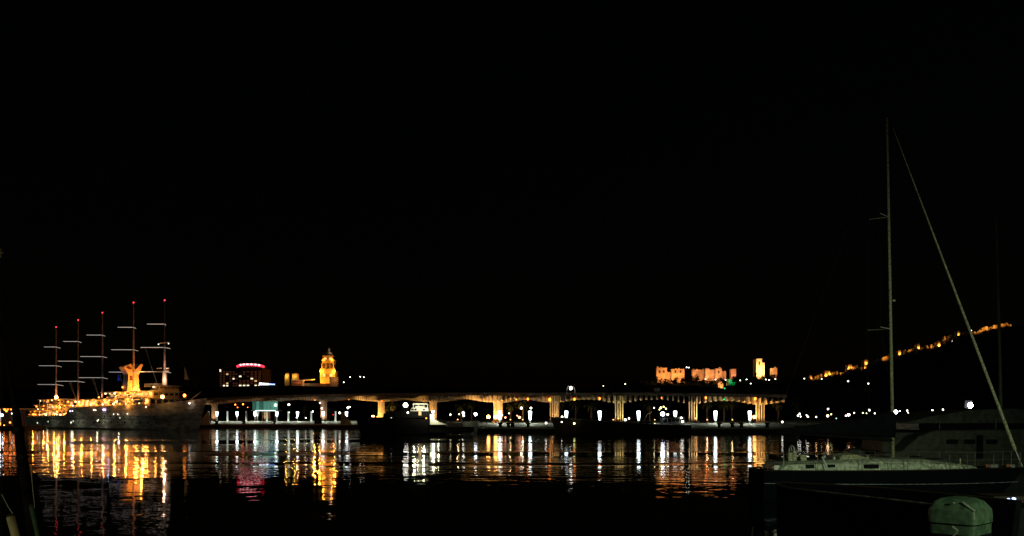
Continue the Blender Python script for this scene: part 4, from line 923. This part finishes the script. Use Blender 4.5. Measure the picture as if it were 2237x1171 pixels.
# ------------------------------------------------------------ the sloop in the foreground
d = 31.0
r = root('sailing_yacht', (XD(1950,d),d,0), 'white-decked sloop with tall bare mast and furled jib in front', 'sailboat')
xs0, xb = XD(1652,d), XD(2238,d)
hull_mesh(xs0,xb,d,1.45,1.0,1.08,rake=1.0,tr=.7,n_=28).build('hull', darkblue, r, False)
def yk(u): return .7+.3*math.sin(min(1,u/.4)*math.pi/2) if u < .4 else max(.02,1-((u-.4)/.6)**2.2)
mb = MB()
for i in range(27):
    u0, u1 = i/28, (i+1)/28
    for (z, off) in ((.60,.02),):
        mb.tube((lerp(xs0,xb,u0),d-1.45*yk(u0)*.97-off,z),(lerp(xs0,xb,u1),d-1.45*yk(u1)*.97-off,z),.012,.012,4)
mb.build('cove_stripe', mat('stripe_paint',(.18,.19,.22),.5,.6,9), r)
mb = MB()
for i in range(27):
    u0, u1 = i/28, (i+1)/28
    for s in (-1,1): mb.tube((lerp(xs0,xb,u0),d+s*1.45*yk(u0)*.97,lerp(1.03,1.11,u0**1.6)),(lerp(xs0,xb,u1),d+s*1.45*yk(u1)*.97,lerp(1.03,1.11,u1**1.6)),.025,.025,5)
mb.build('toe_rail', darkwood, r)
rings = []
for px, z, hb_ in ((1684,1.16,1.0),(1700,1.30,1.02),(1760,1.34,1.04),(1800,1.38,1.04),(1900,1.42,1.02),(1960,1.40,.98),(2000,1.38,.92),(2040,1.30,.82),(2080,1.22,.66),(2110,1.15,.5),(2126,1.10,.3)):
    x = XD(px,d); rings.append([(x,d-hb_-.06,1.02),(x,d-hb_,z-.08),(x,d-hb_*.8,z),(x,d,z+.04),(x,d+hb_*.8,z),(x,d+hb_,z-.08),(x,d+hb_+.06,1.02)])
ca = MB().loft(rings, close=True).build('coachroof', gelcoat, r, False); WL[ca.name] = WL[r.name]
for px0, px1 in ((1738,1756),(1784,1800),(1860,1892)): MB().box(XD(px0,d),XD(px1,d),d-1.075,d-1.01,1.10,1.24).build('portlight', glassd, ca)
MB().box(XD(1690,d),XD(1790,d),d-.5,d+.5,1.36,1.42).build('cockpit_well', blackp, r)
# sprayhood, winches, wheel, hatches
MB().loft([[(XD(px,d),d-.75,1.38),(XD(px,d),d-.65,1.38+h),(XD(px,d),d,1.40+h*1.15),(XD(px,d),d+.65,1.38+h),(XD(px,d),d+.75,1.38)] for px, h in ((1818,.06),(1824,.14),(1850,.18),(1866,.12),(1886,.03))], close=True).build('sprayhood', sailc, r)
for px, yy in ((1806,-.7),(1812,.5),(1880,-.6)): MB().lathe((XD(px,d),d+yy,1.40),[(.06,0),(.05,.06),(.07,.13),(.03,.15)],10).build('winch', metal, r)
mb = MB(); cxw, czw = XD(1730,d), 1.62
for i in range(14): a0, a1 = 2*math.pi*i/14, 2*math.pi*(i+1)/14; mb.tube((cxw,d+.32*math.cos(a0),czw+.22*math.sin(a0)),(cxw,d+.32*math.cos(a1),czw+.22*math.sin(a1)),.02,.02,5)
for i in range(5): a0 = 2*math.pi*i/5; mb.tube((cxw,d,czw),(cxw,d+.32*math.cos(a0),czw+.22*math.sin(a0)),.012,.012,4)
mb.tube((cxw,d,1.3),(cxw,d,czw),.06,.05,6); mb.build('steering_wheel', white, r)
for px, w_, h in ((1712,.14,.28),(1738,.2,.2),(1722,.12,.34)): MB().box(XD(px,d),XD(px,d)+w_,d-.55,d-.3,1.33,1.33+h).build('cockpit_seat', sailc, r)
MB().box(XD(1675,d),XD(1686,d),d-.9,d-.7,1.05,1.2).build('life_ring_box', white, r)
for px in (1915,1985,2030): MB().box(XD(px,d),XD(px,d)+.34,d-.25,d+.25,1.36 if px > 2000 else 1.44,1.40 if px > 2000 else 1.48).build('deck_hatch', glassd, r)
# pulpit, pushpit, stanchions, lifelines
for s in (-1,1):
    tops = []
    for px in (1660,1692,1760,1850,1912,1946,2040,2082,2150,2200,2228):
        x = XD(px,d); u = (x-xs0)/(xb-xs0); y = d+s*(1.45*yk(u)*.96-.04); tops.append(Vector((x,y,1.58 if px not in (2200,2228) else 1.62)))
        MB().tube((x,y,1.02),(x,y,tops[-1].z),.011,.011,5).build('stanchion', metal if px != 1692 else sailc, r)
    mb = MB()
    for a, b_ in zip(tops, tops[1:]): mb.tube(a,b_,.006,.006,4); mb.tube(a-Vector((0,0,.28)),b_-Vector((0,0,.28)),.006,.006,4)
    mb.build('lifeline', mat('dark_wire',(.02,.02,.02),.5,.2,3), r)
MB().tube((XD(1778,d),d-1.38,1.1),(XD(1770,d),d-1.2,1.5),.02,.02,5).build('boat_hook', white, r)
# mast, spreaders, shrouds, forestay with furled jib, boom with sail pack
mfoot, mtop = Vector((XD(1951,d),d,1.40)), Vector((XD(1938,d),d,ZD(262,d)))
mo = MB().tube(mfoot,mtop,.060,.036,10).build('mast', alu, r, True); WL[mo.name] = WL[r.name]
def mpt(py): k = (ZD(py,d)-mfoot.z)/(mtop.z-mfoot.z); return mfoot.lerp(mtop,k)
for py, L_ in ((474,.62),(719,.74)):
    q = mpt(py)
    for s in (-1,1): MB().tube(q,(q.x-L_*.8,q.y+s*L_*.75,q.z+.02),.016,.010,6).build('spreader', white if s < 0 else alu, mo)
for s in (-1,1):
    q1, q2 = mpt(474), mpt(719)
    e1 = Vector((q1.x-.5,q1.y+s*.465,q1.z+.02)); e2 = Vector((q2.x-.59,q2.y+s*.555,q2.z+.02))
    MB().path([mtop-Vector((0,0,.2)),e1,e2,Vector((XD(1935,d),d+s*1.36,1.05))],[.003]*4,3).build('shroud', MATS['dark_wire'], mo)
MB().tube(mtop-Vector((0,0,.1)),(xs0+.1,d,1.1),.003,.003,3).build('backstay', MATS['dark_wire'], mo)
MB().ball(mtop+Vector((0,0,.05)),.05,6).build('masthead_unit', alu, mo)
MB().box(mpt(657).x+.06,mpt(657).x+.16,d-.05,d+.05,ZD(659,d),ZD(655,d)).build('steaming_light', alu, mo)
ja, jb = Vector((XD(1951,d),d,ZD(280,d))), Vector((XD(2226,d),d,1.35))
jo = MB().path([ja,ja.lerp(jb,.3),ja.lerp(jb,.6),ja.lerp(jb,.97)],[.012,.026,.042,.055],8).build('furled_jib', sailc, r)
MB().tube(ja.lerp(jb,.97),jb+Vector((.12,0,-.25)),.03,.03,6).build('furling_drum', metal, r)
rings = []
for px, yt_, yb_ in ((1954,899,958),(1940,897,958),(1918,903,957),(1890,910,955),(1850,919,953),(1800,925,950),(1740,932,947),(1705,937,944)):
    zc, rz = (ZD(yt_,d)+ZD(yb_,d))/2, (ZD(yt_,d)-ZD(yb_,d))/2
    rings.append([(XD(px,d),d+.15*math.cos(a),zc+rz*math.sin(a)) for a in [2*math.pi*k/10 for k in range(10)]])
MB().loft(rings, close=True).build('sail_pack', canvas, r, True)
MB().tube((mfoot.x,d,ZD(962,d)),(XD(1700,d),d,ZD(944,d)),.06,.05,8).build('boom', blackp, r)
for px, w_ in ((2150,.3),(2195,.16)): MB().box(XD(px,d),XD(px,d)+w_,d-.35,d-.1,1.09,1.2).build('anchor_gear', metal, r)
MB().tube((XD(2082,d),d-.5,1.1),(XD(2082,d),d-.5,1.42),.03,.02,6).build('vent_cowl', sailc, r)

# ------------------------------------------------------------ near motorboat with outboard
d0 = 14.0
r = root('outboard_motor', (XD(2100,d0),d0,0), 'grey-green outboard motor with rounded cowl on the near boat stern', 'outboard motor')
oc = Vector((XD(2098,d0),d0,0)); rot = Matrix.Rotation(R(-47),3,'Z')
def ring(w_, l, z, dx=0, sq=9, n_=32):
    out = []
    for i in range(n_):
        a = 2*math.pi*(i+.5)/n_; c_, s_ = math.cos(a), math.sin(a)
        q = Vector((math.copysign(abs(c_)**(2/sq),c_)*w_+dx, math.copysign(abs(s_)**(2/sq),s_)*l, 0)); q = rot @ q
        out.append((oc.x+q.x, oc.y+q.y, z))
    return out
ZT = ZD(1085,d0)
MB().loft([ring(.34,.37,ZT-.75),ring(.355,.39,ZT-.42),ring(.355,.39,ZT-.40)],close=True).build('lower_cowl', ob_mat, r, False)
MB().loft([ring(.365,.40,ZT-.392),ring(.37,.405,ZT-.30),ring(.36,.395,ZT-.19),ring(.29,.32,ZT-.07,-.02),ring(.20,.24,ZT-.02,-.03),ring(.08,.12,ZT,-.03)],close=True).build('cowl', ob_mat, r, False)
MB().loft([ring(.372,.407,ZT-.405),ring(.372,.407,ZT-.39)],close=True).build('cowl_seam', blackp, r)
MB().loft([ring(.362,.397,ZT-.62),ring(.362,.397,ZT-.56)],close=True).build('rubber_band', blackp, r)
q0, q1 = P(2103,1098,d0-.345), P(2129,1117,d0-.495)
MB().tube(q0,q1,.022,.026,6).build('painted_highlight', ob_trim, r)  # pale bar standing in for the highlight along the cowl edge
MB().ball(P(2083,1099,d0-.30),.035,6,.5).build('air_vent', ob_trim, r)
q0, q1, q2 = P(2080,1150,d0-.5), P(2092,1160,d0-.52), P(2082,1171,d0-.5)
MB().path([q0,q1,q2],[.015,.022,.015],6).build('latch', ob_trim, r)
MB().loft([ring(.12,.20,-.6),ring(.14,.24,.3),ring(.20,.30,ZT-.605)],close=True).build('leg', blackp, r)
a = rot @ Vector((0,.5,0)); MB().box(oc.x+a.x-.2,oc.x+a.x+.2,oc.y+a.y-.15,oc.y+a.y+.05,.5,1.0).build('clamp_bracket', blackp, r)
# open boat running away to the left
r = root('motorboat', (XD(1900,17),17,0), 'dark open motorboat with pale gunwale carrying the outboard', 'boat')
A = Vector((XD(2044,15.2),15.2,0)); A.z = ZD(1103,15.2); Bp = Vector((XD(1640,20.5),20.5,0)); Bp.z = ZD(1070,20.5)
ax = (Bp-A); axn = Vector((ax.x,ax.y,0)).normalized(); nr = Vector((axn.y,-axn.x,0))
if nr.y > 0: nr = -nr
Lb = ax.length; cen = A-nr*0.95
rings = []; gun = []
for i in range(19):
    u = i/18; hw = .95*(1 if u < .5 else max(.03,1-((u-.5)/.5)**2.0)); zt = lerp(A.z,Bp.z+.12,u**1.5)
    c_ = A-nr*.95+axn*(Lb*u*1.06)
    def q(n_, z): v = c_+nr*n_; return (v.x,v.y,z)
    rings.append([q(hw*.5,-.3),q(hw*.82,.15),q(hw,zt),q(hw-.12 if hw > .2 else hw*.5,zt+.002),q(hw*.7,.45),q(-hw*.7,.45),q(-hw+.12 if hw > .2 else -hw*.5,zt+.002),q(-hw,zt),q(-hw*.82,.15),q(-hw*.5,-.3)]); gun.append((q(hw+.02,zt),q(-hw-.02,zt)))
MB().loft(rings, close=True).build('hull', mat('black_gelcoat',(.004,.005,.005),.8,.3,3,spec=.0), r, False)
for k in (0,1):
    mb = MB()
    for a, b_ in zip(gun, gun[1:]): mb.tube(a[k],b_[k],.026,.026,6)
    mb.build('gunwale', mat('gunwale_grey',(.11,.10,.075),.7,.8,8) if k == 0 else darkwood, r)
for u in (.3,.55): c_ = A-nr*.95+axn*(Lb*u); MB().hexa([tuple((c_+nr*n_+axn*s_)[:2])+(z,) for z in (.72,.76) for n_, s_ in ((-.75,-.14),(.75,-.14),(.75,.14),(-.75,.14))]).build('thwart', darkwood, r)
# dark boat at the right edge with three blue lights
d1 = 18.0
r = root('blue_lit_boat', (XD(2260,d1),d1,0), 'black boat at the right edge with three small blue lights', 'boat')
hull_mesh(XD(2185,d1),XD(2560,d1),d1+.8,.8,.95,1.15,rake=.5).build('hull', blackp, r)
MB().box(XD(2195,d1),XD(2300,d1),d1+.4,d1+1.2,1.1,1.18).build('deck_board', darkwood, r)
for px, py in ((2190,1094),(2203,1091),(2215,1089.5)):
    p = P(px,py,d1+.2); MB().ball(p,.05,6,.6).build('blue_light', emit('small_blue',(.35,.5,1),6), r); MB().tube((p.x,p.y,.95),(p.x,p.y,p.z-.02),.012,.012,5).build('light_stalk', blackp, r)

# ------------------------------------------------------------ left foreground: spar, posts, lines of a moored boat
d = 13.0
sp = [P(-6,690,d),P(6,740,d),P(17,800,d),P(27,850,d),P(33,885,d),P(40,940,d),P(48,1000,d),P(60,1080,d),P(74,1171,d),P(84,1250,d)]
r = root('leaning_spar', (sp[-1].x,d,0), 'dark curved wooden spar leaning at the left edge of the view', 'spar')
MB().path(sp,[.014,.018,.026,.036,.05,.062,.072,.078,.08,.08],8).build('pole', mat('tarred_wood',(.008,.006,.005),.9,.4,4,spec=.02), r, True)
MB().tube(sp[-1],(sp[-1].x+.1,d,-.3),.08,.08,8).build('foot', MATS['tarred_wood'], r)
for z in (940,1000): q = P(interp(z,[(940,40),(1000,48)]),z,d); MB().tube((q.x-.02,d,q.z+.03),(q.x+.02,d,q.z-.03),.085,.085,8).build('iron_band', blackp, r)
q = P(2,553,d); mr = root('signal_mast', (q.x,d,0), 'thin dark mast with small tan cross on top at the left edge', 'mast')
MB().tube((q.x,d+.02,-.3),(q.x,d+.02,q.z-.08),.012,.01,6).build('pole', blackp, mr)
MB().tube((q.x,d,q.z-.07),(q.x,d,q.z+.07),.012,.008,6).build('upright', tanwood, mr); MB().tube((q.x-.035,d,q.z),(q.x+.04,d,q.z+.004),.012,.012,6).build('crossbar', tanwood, mr)
for (a, b_, r0, m, lbl) in ((P(24,1128,12),P(52,1230,12),.062,tanwood,'stout tan mooring post leaning in the bottom left corner'),(P(69,1106,12.5),P(90,1200,12.5),.036,mat('green_post',(.02,.05,.022),.7,.5,9),'thin green mooring post beside the tan one')):
    bt = a+(b_-a)*(a.z+.4)/(a.z-b_.z)
    o = root('mooring_post', (bt.x,bt.y,0), lbl, 'post', 'mooring posts in the corner')
    MB().tube(a,bt,r0,r0*1.05,10).build('shaft', m, o, True); MB().tube(a,a+(a-b_).normalized()*.03,r0*1.03,r0*.6,10).build('post_cap', darkwood, o)
for i, (a, b_, lbl) in enumerate(((P(67,1015,12.5),P(76,1110,12.5),'thin upright line hanging beside the leaning spar'),(P(4,1080,12),P(30,1125,12),'slack thin rope above the tan post'))):
    mid = a.lerp(b_,.5)+Vector((0,0,-.02))
    o = MB().path([a,a.lerp(mid,.5),mid,mid.lerp(b_,.5),b_],[.005]*5,5).build('mooring_line', ropem, loc=tuple(b_)); tag(o, lbl, 'rope', 'thin ropes at the left')

# ------------------------------------------------------------ near quay with the lamp post that lights the sloop
mb = MB().box(-60,60,-20,1.2,-1,1.15); tag(mb.build('near_quay', paving), kind='structure')
lp = Vector((13,-3,7.0))
r = root('quay_lamp_post', (lp.x,lp.y,1.15), 'greenish quay lamp post standing behind the viewer', 'street lamp')
MB().lathe((lp.x,lp.y,1.15),[(.2,0),(.18,.3),(.09,.5),(.06,5.6)],10).build('pole', metal, r)
MB().lathe((lp.x,lp.y,6.85),[(.06,.2),(.32,.1),(.34,.35),(.1,.5)],12).build('shade', blackp, r)
lt = lamp(r, lp-Vector((0,0,.15)), 12500, (.80,1.0,.62), .15, 'SPOT')
lt.data.spot_size = R(50); lt.data.spot_blend = 1.0      # the shade keeps the light low and forward
lt.rotation_euler = (Vector((12.2,28,0.2))-lp).to_track_quat('-Z','Y').to_euler()
lp2 = Vector((-14,-3,5.5))
r = root('quay_lamp_post', (lp2.x,lp2.y,1.15), 'yellowish quay lamp post behind the viewer near the mooring posts', 'street lamp')
MB().lathe((lp2.x,lp2.y,1.15),[(.2,0),(.18,.3),(.09,.5),(.06,4.1)],10).build('pole', metal, r)
MB().lathe((lp2.x,lp2.y,5.35),[(.06,.2),(.32,.1),(.34,.35),(.1,.5)],12).build('shade', blackp, r)
lt = lamp(r, lp2-Vector((0,0,.15)), 2600, (1.0,.95,.55), .15, 'SPOT'); lt.data.spot_size = R(40); lt.data.spot_blend = 1.0
lt.rotation_euler = (Vector((-6.6,12,1.0))-lp2).to_track_quat('-Z','Y').to_euler()
